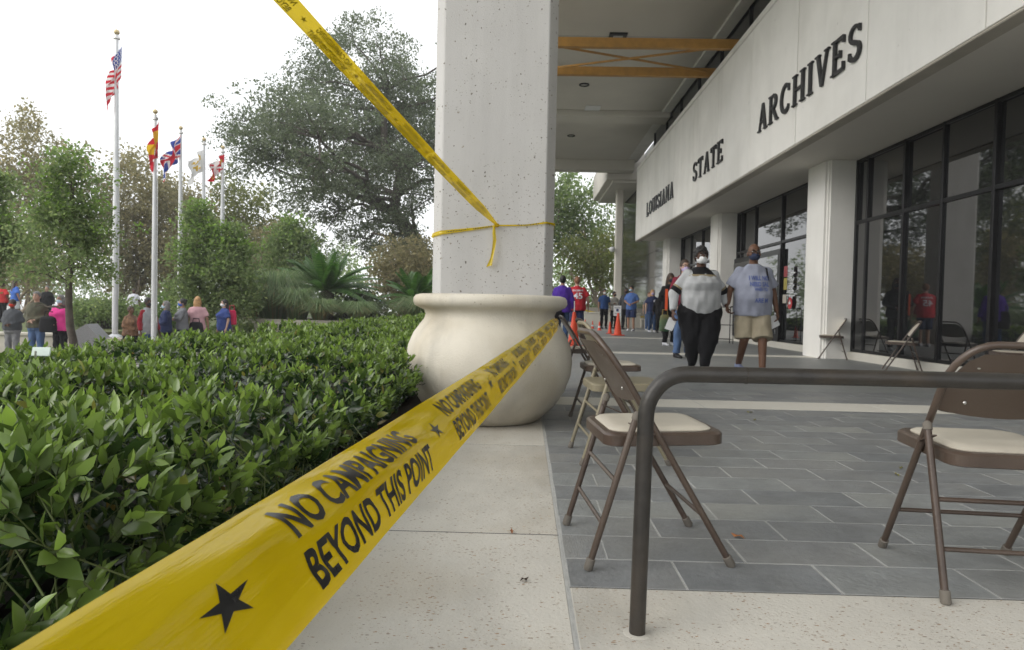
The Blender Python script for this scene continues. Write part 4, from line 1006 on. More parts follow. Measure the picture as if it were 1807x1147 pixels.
evergreen(-25, 600, 15, [(-15, 330, 40), (-30, 400, 60), (5, 420, 40), (-20, 470, 40)], 'young evergreen cut by the left edge of the picture', 39, 220, 38, .10, 8)
# rusty crape myrtles behind
def myrtle(px, Y, blobs, label, seed, n, leafm=L_rust, stems=5, group='crape myrtles turning brown behind the flagpoles', lp=34):
    b = gy(px, 560, Y); bl = pxblobs(blobs, Y, R_, 1.6)
    return tree('crape_myrtle', label, (b[0], Y, GRD), bl, leafm, M_['bark_pale'], n, lp, .20*Y/38, .62*Y/38, .10, seed, fork=.35, stems=stems, limbs=18, group=group, flat=1.15, droop=.25, shell=.5)
myrtle(40, 36, [(40, 250, 45), (70, 290, 55), (20, 310, 55), (100, 330, 55), (50, 380, 65), (110, 410, 60), (10, 430, 60), (60, 460, 60), (120, 270, 30), (150, 300, 32), (55, 215, 22), (30, 235, 18), (100, 245, 16), (165, 350, 40), (160, 420, 45), (20, 490, 40)], 'tall browning crape myrtle at the far left, behind the slim evergreen', 41, 520)
myrtle(235, 38, [(230, 310, 40), (250, 350, 50), (215, 370, 45), (270, 400, 50), (225, 430, 50), (255, 465, 50), (215, 490, 40), (290, 350, 35), (285, 440, 40), (215, 290, 18), (245, 285, 16), (275, 320, 22)], 'browning crape myrtle between the tallest and second flagpole', 43, 420)
myrtle(315, 42, [(310, 360, 40), (330, 400, 42), (300, 430, 42), (330, 450, 40), (370, 390, 30), (310, 480, 40), (295, 330, 22), (350, 350, 25)], 'browning crape myrtle behind the third flagpole', 45, 260)
myrtle(440, 46, [(405, 340, 30), (440, 360, 32), (470, 350, 22), (430, 400, 32), (460, 430, 34), (400, 395, 25), (470, 395, 22), (450, 470, 32)], 'thin brown-green crape myrtle with gaps of sky, right of the flagpoles', 47, 190, L_gold)
myrtle(475, 40, [(470, 430, 28), (490, 410, 20), (478, 470, 34), (500, 490, 25)], 'small bare greyish myrtle behind the ornamental grass', 48, 90, L_rust)
myrtle(705, 34, [(700, 460, 40), (680, 490, 35), (730, 480, 40), (715, 510, 30), (745, 450, 25)], 'low brown-leaved shrub tree beneath the oak beside the pillar', 49, 230, L_rust, 6)
# trees right of the pillar
myrtle(1040, 52, [(1000, 320, 26), (985, 345, 30), (1015, 360, 34), (1045, 350, 24), (1000, 395, 40), (1045, 395, 36), (1075, 405, 22), (1020, 430, 40), (1060, 440, 30), (980, 430, 35), (1078, 370, 16), (970, 380, 40)], 'green tree seen in the gap between pillar and building, dark leaved', 51, 250, L_mid, 3, 'trees at the far end of the terrace')
myrtle(1062, 46, [(1050, 450, 34), (1075, 430, 26), (1030, 470, 30), (1065, 480, 30), (1078, 460, 20), (1010, 440, 22)], 'yellow-green crape myrtle with many slender stems at the terrace end', 53, 110, L_gold, 9, 'trees at the far end of the terrace')
# belt of shrubs and far trees that closes the view
def shrub(name, label, px, py, Y, w_, h, leafm, seed, n=90, zb=None, ls=.12, group=None, lp=36):
    p = gy(px, py, Y); zb = GRD if zb is None else zb; rng = np.random.default_rng(seed); root = empty(name, (p[0], Y, zb)); tag(root, label, 'shrub', group)
    v = rng.normal(0, 1, (n, 3)); v /= np.linalg.norm(v, axis=1, keepdims=True); v *= rng.uniform(.3, 1, (n, 1))**.4; C = v*np.array([w_/2, w_/2*.7, h/2])+np.array([0, 0, h*.52])
    V, F = cluster_leaves(C, np.full(n, ls*2.2), lp, ls, rng); tag(link('foliage', np_mesh('foliage', V, F, leafm), root), kind='stuff')
    a = MB()
    for i in range(0, n, 3): a.tube([(C[i][0]*.1, C[i][1]*.1, 0), tuple(C[i]*.6), tuple(C[i])], [.03, .018, .006], 4)
    a.obj('stems', M_['bark'], root); return root
shrub('shrub', 'round grey-green shrub behind the slanted stone by the tall flagpole', 185, 560, 24, 2.6, 1.15, L_mid, 61, 110, -.25)
shrub('shrub', 'low dark green shrub to the right of the slanted stone', 160, 565, 25.5, 1.8, .9, L_oak, 62, 70, -.25)
shrub('shrub', 'green shrub behind the man in the dark red cardigan', 252, 560, 26, 2.4, 1.3, L_green, 63, 90)
shrub('shrub', 'leafy green shrub behind the blonde woman in pink', 310, 540, 27, 2.6, 1.9, L_green, 64, 120)
shrub('shrub', 'low clipped shrub between the navy scrubs woman and the planter', 425, 580, 23, 2.4, .8, L_mid, 65, 80)
shrub('shrub', 'dark bush under the cycad, right of its trunk', 630, 545, 24.6, 2.4, 1.2, L_oak, 66, 90, .1)
shrub('shrub', 'small green bush behind the woman in white', 690, 520, 33, 2.2, 1.9, L_mid, 67, 80)
shrub('shrub', 'green bush at the left end of the far kerb', 1012, 560, 44, 3.0, 1.5, L_mid, 68, 80, -.1)
shrub('shrub', 'green bush under the slender crape myrtle stems', 1055, 545, 47, 3.4, 1.4, L_gold, 69, 80, -.1)
rng_ = np.random.default_rng(3); C = []
for i in range(1500):
    x = rng_.uniform(-95, 40); hgt = 6.2+2.2*math.sin(x*.21)+1.6*math.sin(x*.57+1); C.append((x, rng_.uniform(74, 86), GRD+rng_.uniform(.05, 1)*hgt))
V, F = cluster_leaves(np.array(C), rng_.uniform(.7, 1.5, len(C)), 30, .42, rng_)
tag(link('distant_woods', np_mesh('distant_woods', V, F, L_mid)), kind='stuff')

# ================================================================== CYCADS AND ORNAMENTAL GRASS
M_['frond'] = leafmat('frond', (.045, .11, .025), (.08, .165, .04), (.13, .21, .06), .3, .35, .5)
M_['blade'] = leafmat('grass_blade', (.13, .19, .09), (.20, .27, .13), (.30, .33, .19), .45, .45, .4)
M_['straw'] = leafmat('straw_blade', (.20, .17, .08), (.28, .24, .12), None, .6, .3, .3)
def cycad(px, py, Y, z0, L, n, label, seed, sweep=.85):
    p = gy(px, py, Y); rng = np.random.default_rng(seed); root = empty('cycad', (p[0], Y, z0)); tag(root, label, 'cycad', 'cycads in the round planters')
    zt_ = p[2]-z0; a = MB(); a.lathe([(.24, 0), (.27, .1), (.25, zt_*.6), (.28, zt_), (.12, zt_+.12), (.01, zt_+.15)], 14); a.obj('trunk', M_['bark'], root, smooth=60)
    for k in range(n):
        az = 2*PI*k/n*2.618+rng.normal(0, .12); el = rng.uniform(.10, 1.45)*sweep+.15; Lk = L*rng.uniform(.85, 1.1)
        h = np.array([math.cos(az), math.sin(az), 0]); V = []; F = []; o_ = 0
        t = np.linspace(0, 1, 30); pts = np.array([h*(Lk*q*math.cos(el)*(1+.1*q))+np.array([0, 0, zt_+.1+Lk*(q*math.sin(el)-.42*q*q*(1.15-.55*math.sin(el)))]) for q in t])
        side = np.array([-h[1], h[0], 0]); mb = MB(); mb.tube([tuple(q) for q in pts[::3]], [.022-.018*i/9 for i in range(10)], 4)
        for i in range(3, 30):
            tg = norm((pts[min(29, i+1)]-pts[i-1])[None])[0]; nn = np.cross(side, tg); lf = .27*math.sin(PI*min(1, .12+.88*t[i]))**.6*(1-.25*t[i])+.06
            for s_ in (-1, 1):
                for q in (0, .5):
                    b_ = pts[i]+(tg*(Lk/30)*q); tip = b_+side*s_*lf*.86+tg*lf*.42+nn*lf*.32+np.array([0, 0, -.05*lf]); wv = tg*.013
                    mid_ = (b_+tip)/2+nn*.03
                    mb.add([b_-wv, b_+wv, mid_+wv*1.1, mid_-wv*1.1, tip], [(0, 1, 2, 3), (3, 2, 4)])
        mb.obj('frond', M_['frond'], root)
    return root
def planter(px, Y, r, z1, label):
    p = gy(px, 560, Y); a = MB(); a.lathe([(r, 0), (r, z1-GRD-.16), (r+.1, z1-GRD-.15), (r+.11, z1-GRD), (r-.22, z1-GRD), (r-.24, z1-GRD-.1), (.05, z1-GRD-.06)], 40)
    o = a.obj('round_planter', M_['stone_wall'], smooth=30, loc=(p[0], Y, GRD)); tag(o, label, 'planter')
    s_ = MB(); s_.lathe([(r-.24, 0), (.02, .06)], 24); s_.obj('soil', M_['soil'], o, loc=(0, 0, z1-GRD-.05)); return p
planter(562, 24, 2.15, .29, 'low round limestone planter wall holding the big cycad')
cycad(576, 519, 24, .24, 2.1, 48, 'large cycad with arching fronds in the round planter', 71)
planter(735, 25, 1.7, .30, 'round planter half hidden by the pillar, with the smaller cycad')
cycad(735, 533, 25, .25, 1.6, 24, 'smaller cycad half hidden behind the pillar', 72)
def tuft(px, py, Y, z0, r, h, n, label, seed, straw=.1):
    p = gy(px, py, Y); rng = np.random.default_rng(seed); root = empty('ornamental_grass', (p[0], Y, z0)); tag(root, label, 'grass clump', 'ornamental grass clumps around the cycads')
    for nm, m_, cnt, hf in (('blades', M_['blade'], n, 1.0), ('straw', M_['straw'], int(n*straw), .75)):
        V = []; F = []; o_ = 0
        for k in range(cnt):
            az = rng.uniform(0, 2*PI); L_ = h*rng.uniform(.6, 1.15); out = r*rng.uniform(.35, 1.1)*(1.0 if nm == 'blades' else 1.15); hd = np.array([math.cos(az), math.sin(az), 0]); b_ = hd*rng.uniform(0, .25)*r; sd_ = np.array([-hd[1], hd[0], 0])*.014
            for i, q in enumerate((0, .35, .7, 1)):
                c = b_+hd*out*q**1.4+np.array([0, 0, L_*hf*(q*1.7-1.35*q*q)]); w_ = sd_*(1-.8*q); V += [c-w_, c+w_]
            for i in range(3): F.append((o_+2*i, o_+2*i+1, o_+2*i+3, o_+2*i+2))
            o_ += 8
        tag(link(nm, np_mesh(nm, V, F, m_), root), kind='stuff')
for i, (px_, Y_, r_, h_) in enumerate(((486, 23.3, 1.5, 2.9), (455, 23.8, 1.2, 1.7), (525, 22.6, 1.1, 1.9), (565, 22.4, .9, 1.3), (630, 22.8, .9, 1.2), (742, 24.0, 1.3, 1.6))):
    tuft(px_, 560, Y_, .24, r_, h_, 1500 if i == 0 else 900, ['tallest grey-green grass clump at the left side of the big cycad', 'drooping pale grass clump at the far left rim of the planter', 'green grass clump in front of the cycad, left of its trunk', 'short grass clump right in front of the cycad trunk', 'short grass clump at the right rim of the big planter', 'grass clump under the smaller cycad by the pillar'][i], 80+i, .18 if i in (1, 3) else .07)

# ================================================================== FLAGPOLES AND FLAGS
FM = {k: mat('cloth_'+k, c, .75, .08, 6, .1, 80, sheen=.2) for k, c in dict(red=(.62, .03, .05), white=(.82, .82, .82), blue=(.05, .09, .36), navy=(.045, .08, .36), yellow=(.75, .50, .03), gold=(.62, .42, .06)).items()}
for m_ in FM.values():                                         # thin cloth lets the sky shine through
    n_ = m_.node_tree; b_ = n_.nodes['Principled BSDF']; t_r = n_.nodes.new('ShaderNodeBsdfTranslucent'); x_ = n_.nodes.new('ShaderNodeMixShader'); x_.inputs[0].default_value = .5
    n_.links.new(b_.inputs['Base Color'].links[0].from_socket, t_r.inputs[0]); n_.links.new(b_.outputs[0], x_.inputs[1]); n_.links.new(t_r.outputs[0], x_.inputs[2]); n_.links.new(x_.outputs[0], n_.nodes['Material Output'].inputs[0])
FK = list(FM); FMATS = [FM[k] for k in FK]
def pole(px, ptop, pbase, Y, r, label, zb=GRD):
    b = gy(px, pbase, Y); zt_ = float(gy(px+(pbase-ptop)*.022, ptop, Y)[2])
    r *= .84; root = empty('flagpole', (b[0], Y, zb)); tag(root, label, 'flagpole', 'white flagpoles in a row')
    h = zt_-zb; a = MB(); a.tube([(0, 0, 0), (0, 0, h*.35), (0, 0, h*.7), (0, 0, h)], [r, r, r*.8, r*.55], 14); a.obj('pole', M_['pole'], root, smooth=60)
    a = MB(); a.ell((0, 0, h+.08), (r*.95, r*.95, r*.95), 14, 9); a.tube([(0, 0, h-.02), (0, 0, h+.06)], [r*.3, r*.25], 8); a.obj('ball_finial', M_['brass'], root, smooth=True)
    a = MB(); a.lathe([(r*2.4, 0), (r*2.2, .05), (r*1.3, .09), (r*1.02, .1)], 18); a.obj('collar', M_['pole'], root, smooth=True)
    a = MB(); a.lathe([(r*.7, -.04), (r*1.1, -.03), (r*1.1, .02), (r*.6, .03)], 12, (0, 0, h-.08)); a.obj('truck', M_['steel'], root, smooth=True)
    a = MB(); a.tube([(r*1.25, 0, 1.1), (r*1.15, 0, h-.1)], .006, 4); a.obj('halyard', M_['white'], root)
    return b, zt_
def us(u, v):
    if u < .4 and v < 7/13:
        i, j = int(u/.4*11), int(v/(7/13)*9); return 'white' if (i+j) % 2 == 0 and abs(u/.4*11-i-.5) < .42 else 'blue'
    return 'red' if int(v*13) % 2 == 0 else 'white'
def spain(u, v):
    if .25 < v < .75: return 'gold' if (.3 < u < .45 and .35 < v < .65 and int(u*40+v*30) % 3 == 0) else 'yellow'
    return 'red'
def union(u, v):
    x, y = (u-.5)*2, v-.5
    if abs(x) < .1 or abs(y) < .1: return 'red'
    if abs(x) < .17 or abs(y) < .17: return 'white'
    d = min(abs(y-x/2), abs(y+x/2)); return 'red' if d < .035 else ('white' if d < .1 else 'navy')
def bourbon(u, v):
    for cx_, cy_ in ((.3, .25), (.6, .3), (.45, .65)):
        dx, dy = abs(u-cx_), v-cy_
        if (dx < .025 and abs(dy) < .14) or (dx < .10 and abs(dy-.03) < .022) or (abs(dx-.06) < .03 and -.07 < dy < .02): return 'gold'
    return 'white'
def castile(u, v):
    q = (u < .5) == (v < .5); cu, cv = (u % .5)*2, (v % .5)*2
    if q: return 'gold' if abs(cu-.5) < .2 and .35 < cv < .75 and not (abs(cu-.5) < .05 and cv > .6) else 'red'
    return 'red' if (abs(cv-.5-.15*math.sin(cu*7)) < .09 and .2 < cu < .8) or (abs(cu-.35) < .05 and .4 < cv < .8) or (abs(cu-.68) < .05 and .4 < cv < .8) else 'white'
def flag(name_label, fn, px, hoist_top, hoist_bot, tip, Y, ph, nx=44, ny=26, amp=.09):
    """cloth hanging from its hoist: every column of cloth is carried out towards the drooping tip, with folds"""
    A = gy(px+.0, hoist_top, Y); Bb = gy(px-(hoist_bot-hoist_top)*.022, hoist_bot, Y); Tt = gy(tip[0], tip[1], Y)
    V = []
    for j in range(ny+1):
        v = j/ny; h0 = A+(Bb-A)*v
        for i in range(nx+1):
            u = i/nx; fl = (Tt-Bb)*u; tight = 1-.35*u*v
            p = h0+fl*(1-.12*(1-v)*u)+(Bb-A)*(-.25*u*v*(1-v)); fold = math.sin(u*9+v*3.5+ph)*.6+math.sin(u*17-v*6+ph*2)*.3
            V.append(p+np.array([.35*amp*math.sin(u*7+v*8+ph)*u, amp*2.2*fold*min(1, u*3), .3*amp*math.cos(v*9+u*5+ph)*u*v]))
    V = np.array(V); V = V-A; F = []; mi = []
    for j in range(ny):
        for i in range(nx): a = j*(nx+1)+i; F.append((a, a+1, a+nx+2, a+nx+1)); mi.append(FK.index(fn((i+.5)/nx, (j+.5)/ny)))
    o = link('flag', np_mesh('flag', V, F, FMATS, True, mi), None, tuple(A)); tag(o, name_label, 'flag', 'national flags on the poles'); return o
pole(203, 62, 574, 19.0, .095, 'tallest white flagpole, leftmost, on a stone base', -.25)
pole(271, 203, 600, 16.0, .070, 'second flagpole from the left, with the red and yellow flag')
pole(316, 230, 585, 23.5, .086, 'third flagpole from the left, with the crossed red white and blue flag')
pole(357, 250, 580, 24.0, .086, 'fourth flagpole from the left, with the white flag')
pole(390, 264, 580, 24.5, .086, 'rightmost flagpole, with the red and white flag')
flag('drooping flag of red and white stripes with a starred blue corner', us, 215.5, 74, 136, (189, 196), 18.9, .4)
flag('limp red and yellow striped flag hanging against its pole', spain, 280, 212, 262, (265, 302), 15.9, 1.1, amp=.08)
flag('flag with red and white crosses on blue, hanging to lower left', union, 319, 238, 276, (284, 318), 23.4, 2.0, amp=.12)
flag('white flag with golden flowers, nearly lost against the sky', bourbon, 360, 262, 298, (332, 325), 23.9, 2.8, amp=.12)
flag('red and white quartered flag with small red lions', castile, 396, 272, 300, (367, 322), 24.4, 3.6, amp=.12)

# ================================================================== STONEWORK AND SIGNS ON THE LEFT
b = gy(203, 590, 19.0)
mb = MB(); mb.box(-.62, .62, -.62, .62, 0, .34); mb.box(-.72, .72, -.72, .72, .34, .44); mb.box(-.5, .5, -.5, .5, .44, .56)
tag(mb.obj('stone_pedestal', M_['stone_wall'], loc=(b[0], 19.0, GRD), bevel=.02), 'stepped pale stone block under the tallest flagpole', 'stone base')
b = gy(155, 600, 18.2); mb = MB()
mb.add([(-.42, 0, 0), (.42, 0, 0), (.42, .5, 0), (-.42, .5, 0), (-.42, 0, .72), (-.05, .0, .95), (-.05, .5, .95), (-.42, .5, .72), (.42, 0, .45), (.42, .5, .45)],
       [(3, 2, 1, 0), (0, 1, 8, 5, 4), (2, 3, 7, 6, 9), (4, 5, 6, 7), (5, 8, 9, 6), (1, 2, 9, 8), (0, 4, 7, 3)])
o = mb.obj('stone_marker', mat('grey_granite', (.22, .225, .23), .55, .18, 30), loc=(b[0], 18.2, GRD)); tag(o, 'grey granite marker with slanted top behind the trunk of the slim evergreen', 'monument')
b0, b1 = gy(-40, 600, 19.3), gy(140, 600, 19.3)
mb = MB(); mb.box(b0[0]-25, b1[0], 19.2, 19.55, GRD, -.27); mb.box(b0[0]-25, b1[0]+.04, 19.15, 19.6, -.268, -.18); tag(mb.obj('retaining_wall', M_['stone_wall'], bevel=.015), 'low grey retaining wall with pale capstone behind the queue at left', 'wall')
def card(px0, py0, px1, py1, Y, label, col):
    a, c = gy(px0, py0, Y), gy(px1, py1, Y); w_, h = c[0]-a[0], a[2]-c[2]; root = empty('garden_sign', ((a[0]+c[0])/2, Y, .3)); tag(root, label, 'sign')
    mb = MB(); mb.box(-w_/2, w_/2, -.004, .004, c[2]-.3, a[2]-.3); mb.obj('card', col, root, bevel=.003).rotation_euler = (-.25, 0, .06)
    mb = MB(); mb.tube([(0, .012, -.34), (0, .012, (a[2]+c[2])/2-.3)], .006, 6); mb.obj('stake', M_['steel'], root); return root
card(44, 611, 76, 628, 3.7, 'small pale green-white card sign standing in the hedge at left', mat('card_mint', (.66, .76, .70), .5))
card(152, 612, 160, 620, 4.6, 'tiny white card among the hedge leaves below the evergreen trunk, left one', M_['white'])
card(162, 612, 169, 619, 4.7, 'tiny white card among the hedge leaves below the evergreen trunk, right one', M_['white'])
# kerb, hedge strip, far tape and panel wall at the end of the terrace
p0, p1 = gz(1025, 581), gz(1130, 583)
mb = MB(); mb.box(1.6, 5.3, 41.2, 41.7, -.02, .95); tag(mb.obj('end_wall', M_['stone_wall'], bevel=.02), 'pale grey rendered wall at the far end of the terrace', 'wall')
def bench(px0, px1, pyb, Y, label):
    a, c = gy(px0, pyb, Y), gy(px1, pyb, Y); mb = MB(); mb.box(0, c[0]-a[0], -.25, .25, 0, .62); mb.box(-.03, c[0]-a[0]+.03, -.28, .28, .622, .70)
    tag(mb.obj('stone_block', M_['strip'], loc=(a[0], Y, -.005), bevel=.02), label, 'stone block')
bench(1093, 1128, 580, 32, 'pale stone block behind the man in blue shirt and shorts')
bench(1030, 1078, 580, 36, 'low pale stone kerb block behind the blue polo man')
fl = MB(); V = []
a_, c_ = gy(1030, 548, 38), gy(1100, 560, 38)
for i in range(13):
    t = i/12; p = a_*(1-t)+c_*t+np.array([0, .02*math.sin(9*t), -.25*t*(1-t)])
    V += [p, p+np.array([0, .01, .09])]
link_ = link('barrier_tape', np_mesh('barrier_tape', V, [(2*i, 2*i+2, 2*i+3, 2*i+1) for i in range(12)], M_['tape'], True)); tag(link_, 'yellow tape strung across the far end of the terrace behind the queue', 'tape')
# security lamp on the steel column
q = gy(1080, 440, 36.8); a = MB(); a.ell((0, 0, 0), (.16, .16, .14), 12, 8); cam_o = a.obj('security_camera', M_['white'], smooth=True, loc=tuple(q)); tag(cam_o, 'small white dome camera hung from the steel column', 'camera')
a = MB(); a.bar((0, 0, .1), (.4, .2, .22), .05, .05); a.obj('bracket', M_['steel'], cam_o)

# ================================================================== CARS FAR OFF
def car(px, Y, col, label, rz=0.0):
    p = gy(px, 540, Y); root = empty('parked_car', (p[0], Y, GZ+.02), rz); tag(root, label, 'car', 'cars parked beyond the trees')
    prof = [(-2.2, .35), (-2.25, .62), (-2.1, .86), (-1.35, .92), (-.75, 1.38), (.45, 1.42), (1.15, .98), (2.0, .84), (2.22, .6), (2.2, .35)]
    mb = MB(); rings = []
    for y, s_ in ((-.86, .94), (-.80, 1), (.80, 1), (.86, .94)): rings.append([(x*(.99 if abs(y) > .82 else 1), y*(1 if z < .95 else .84), .3+(z-.3)*(.97 if abs(y) > .82 else 1)) for x, z in prof])
    mb.loft(rings); mb.obj('body', col, root, smooth=35, bevel=.0)
    for sgn in (-1, 1):
        mb = MB(); y = sgn*.735; mb.add([(-1.2, y*1.10, .95), (-.72, y*1.0, 1.32), (.40, y*1.0, 1.35), (1.0, y*1.10, .99)], [(0, 1, 2, 3)] if sgn < 0 else [(3, 2, 1, 0)]); mb.obj('window', M_['glass'], root)
        for x in (-1.4, 1.4):
            mb = MB(); mb.T = Matrix.Translation((x, sgn*.78, .32)) @ Matrix.Rotation(PI/2, 4, 'X'); mb.lathe([(.02, -.1), (.31, -.1), (.33, -.06), (.33, .06), (.31, .1), (.02, .1)], 20); wh = mb.obj('wheel', M_['rubber'], root, smooth=40)
            mb = MB(); mb.T = Matrix.Translation((x, sgn*.885, .32)) @ Matrix.Rotation(PI/2, 4, 'X'); mb.lathe([(.01, -.01), (.2, -.01), (.2, .01), (.01, .01)], 14); mb.obj('rim', M_['steel'], wh)
    return root
car(22, 49, M_['white'], 'white car parked beyond the lawn behind the woman in blue')
car(70, 53, mat('silver_paint', (.5, .51, .53), .3, .05, 5, coat=.5), 'silver car parked beyond the lawn, right of the white car')
car(214, 49, M_['white'], 'white car seen past the tallest flagpole')

# ================================================================== PEOPLE
REMESH = []                                       # (name, shapes, material, parent, voxel) -> one continuous surface each
def SK(name, c): return mat('skin_'+name, c, .5, .08, 9, .04, 90, spec=.35)
SKIN = {k: SK(k, c) for k, c in dict(dark=(.085, .040, .024), brown=(.15, .075, .045), tan=(.33, .19, .13), fair=(.46, .29, .22))  .items()}
_cl = {}
def cloth(name, c, rough=.85):
    if name not in _cl: _cl[name] = mat('fabric_'+name, c, rough, .10, 7, .25, 45, spec=.2, sheen=.03)
    return _cl[name]
HAIR = {k: mat('hair_'+k, c, .55, .3, 25, .5, 120) for k, c in dict(black=(.012, .011, .011), brown=(.045, .026, .016), grey=(.16, .155, .15), blonde=(.42, .24, .10), auburn=(.20, .085, .04)).items()}
EYE_W = mat('eye_white', (.7, .68, .66), .3, .05); EYE_D = mat('eye_dark', (.02, .014, .01), .2, .1)
PROF = [(1.478, .056, .055, .012), (1.455, .10, .072, .012), (1.43, .128, .084, .01), (1.39, .168, .100, .006), (1.31, .186, .118, 0), (1.22, .178, .122, -.004), (1.12, .163, .114, 0), (1.03, .164, .116, .0), (.95, .176, .124, .004), (.88, .180, .126, .006), (.80, .168, .118, .004)]
def prof(z, g, belly, bust):
    P = PROF
    for (z1, a1, b1, c1), (z0, a0, b0, c0) in zip(P[:-1], P[1:]):
        if z0 <= z <= z1:
            f_ = (z-z0)/(z1-z0); a, b, c = a0+(a1-a0)*f_, b0+(b1-b0)*f_, c0+(c1-c0)*f_; break
    else: a, b, c = (P[0][1:] if z > 1.4 else P[-1][1:])
    k = max(0, min(1, (1.42-z)/.26)); k = k*k*(3-2*k); a *= 1+(g-1)*k; b *= 1+(g-1)*k*1.1
    bl = belly*math.exp(-((z-1.06)/.14)**2); bs = bust*math.exp(-((z-1.27)/.075)**2)
    return a+bl*.3, b+(bl+bs)*.5, c-(bl+bs)*.5
def torso(mb, z0, z1, g, belly, bust, off, n=9, seg=20, flare=0.0):
    R = []
    for i in range(n+1):
        z = z0+(z1-z0)*i/n; a, b, c = prof(max(.80, min(1.478, z)), g, belly, bust); e = off+flare*(1-i/n)
        R.append([((a+e)*math.copysign(abs(math.cos(t))**.95, math.cos(t)), c+(b+e)*math.copysign(abs(math.sin(t))**.92, math.sin(t)), z) for t in [2*PI*k/seg for k in range(seg)]])
    mb.loft(R)
def chain(mb, pts, rs, flat_end=False, seg=12):
    for i in range(len(pts)-1):
        last = i == len(pts)-2
        if flat_end and last:
            d = (Vector(pts[i+1])-Vector(pts[i])); mb.ell(pts[i], (rs[i],)*3, seg, 8); mb.tube([pts[i], pts[i+1]], [rs[i], rs[i+1]], seg)
        else: mb.cap(pts[i], pts[i+1], rs[i], rs[i+1], seg)
def hand(mb, w, d, s, size=1.0, fine=False, curl=.35, palm=None):
    """palm, four unequal bent fingers and a thumb that leaves the side of the palm"""
    w = Vector(w); d = Vector(d).normalized(); n = Vector(palm) if palm else Vector((-s, 0, 0)); n = (n-d*n.dot(d)); n = n.normalized() if n.length > .01 else d.orthogonal(); sd = d.cross(n)
    if sd.y > 0: sd = -sd
    rot = Matrix((sd, n, d)).transposed()
    mb.ell(w+d*.052*size, (.041*size, .017*size, .055*size), 10, 8, rot)
    if not fine:
        mb.ell(w+d*.115*size+n*.012*size, (.034*size, .018*size, .05*size), 10, 7, rot); mb.cap(w+d*.03*size+sd*.03*size, w+d*.085*size+sd*.052*size+n*.012*size, .012*size, .010*size, 8); return
    for k, (o, l) in enumerate(((.029, .068), (.010, .078), (-.010, .072), (-.028, .056))):
        a = w+d*.092*size+sd*o*size; c1 = curl; p1 = a+(d*math.cos(c1)+n*math.sin(c1))*l*.5*size; c2 = curl*2.1; p2 = p1+(d*math.cos(c2)+n*math.sin(c2))*l*.32*size; c3 = curl*2.9; p3 = p2+(d*math.cos(c3)+n*math.sin(c3))*l*.24*size
        chain(mb, [a-d*.03*size, a, p1, p2, p3], [.010*size, .0098*size, .009*size, .0082*size, .007*size], seg=8)
    a = w+d*.022*size+sd*.028*size; b = a+(d*.75+sd*.55+n*.35).normalized()*.042*size; c = b+(d*.9+sd*.15+n*.5).normalized()*.034*size
    chain(mb, [a, b, c], [.013*size, .0105*size, .0085*size], seg=8)
def shell(mb, c, r, zmin, seg=20, rg=14, T_=None):
    """hair: part of an ellipsoid, open at the face; zmin(angle, 0 = straight ahead) is its lower edge"""
    V = []; idx = {}
    for i in range(rg+1):
        t = PI*i/rg
        for k in range(seg):
            ph = 2*PI*k/seg; z_ = c[2]+r[2]*math.cos(t); lo = zmin(abs(((ph+PI/2+PI) % (2*PI))-PI)/PI)
            zz = max(z_, lo); sc_ = 1.0
            if z_ < lo: tt = max(-1, min(1, (lo-c[2])/r[2])); s_ = math.sqrt(max(0, 1-tt*tt)); 
            else: s_ = math.sin(t)
            V.append((c[0]+r[0]*s_*math.cos(ph), c[1]+r[1]*s_*math.sin(ph), zz))
    F = [(i*seg+k, i*seg+(k+1) % seg, (i+1)*seg+(k+1) % seg, (i+1)*seg+k) for i in range(rg) for k in range(seg)]
    F = [f for f in F if len({tuple(round(q, 5) for q in V[j]) for j in f}) > 2 and sum(V[j][2] for j in f)/4 > min(V[j][2] for j in f)+1e-5 or True]
    old = mb.T; mb.T = T_ if T_ is not None else old; mb.add(V, [tuple(reversed(f)) for f in F]); mb.T = old

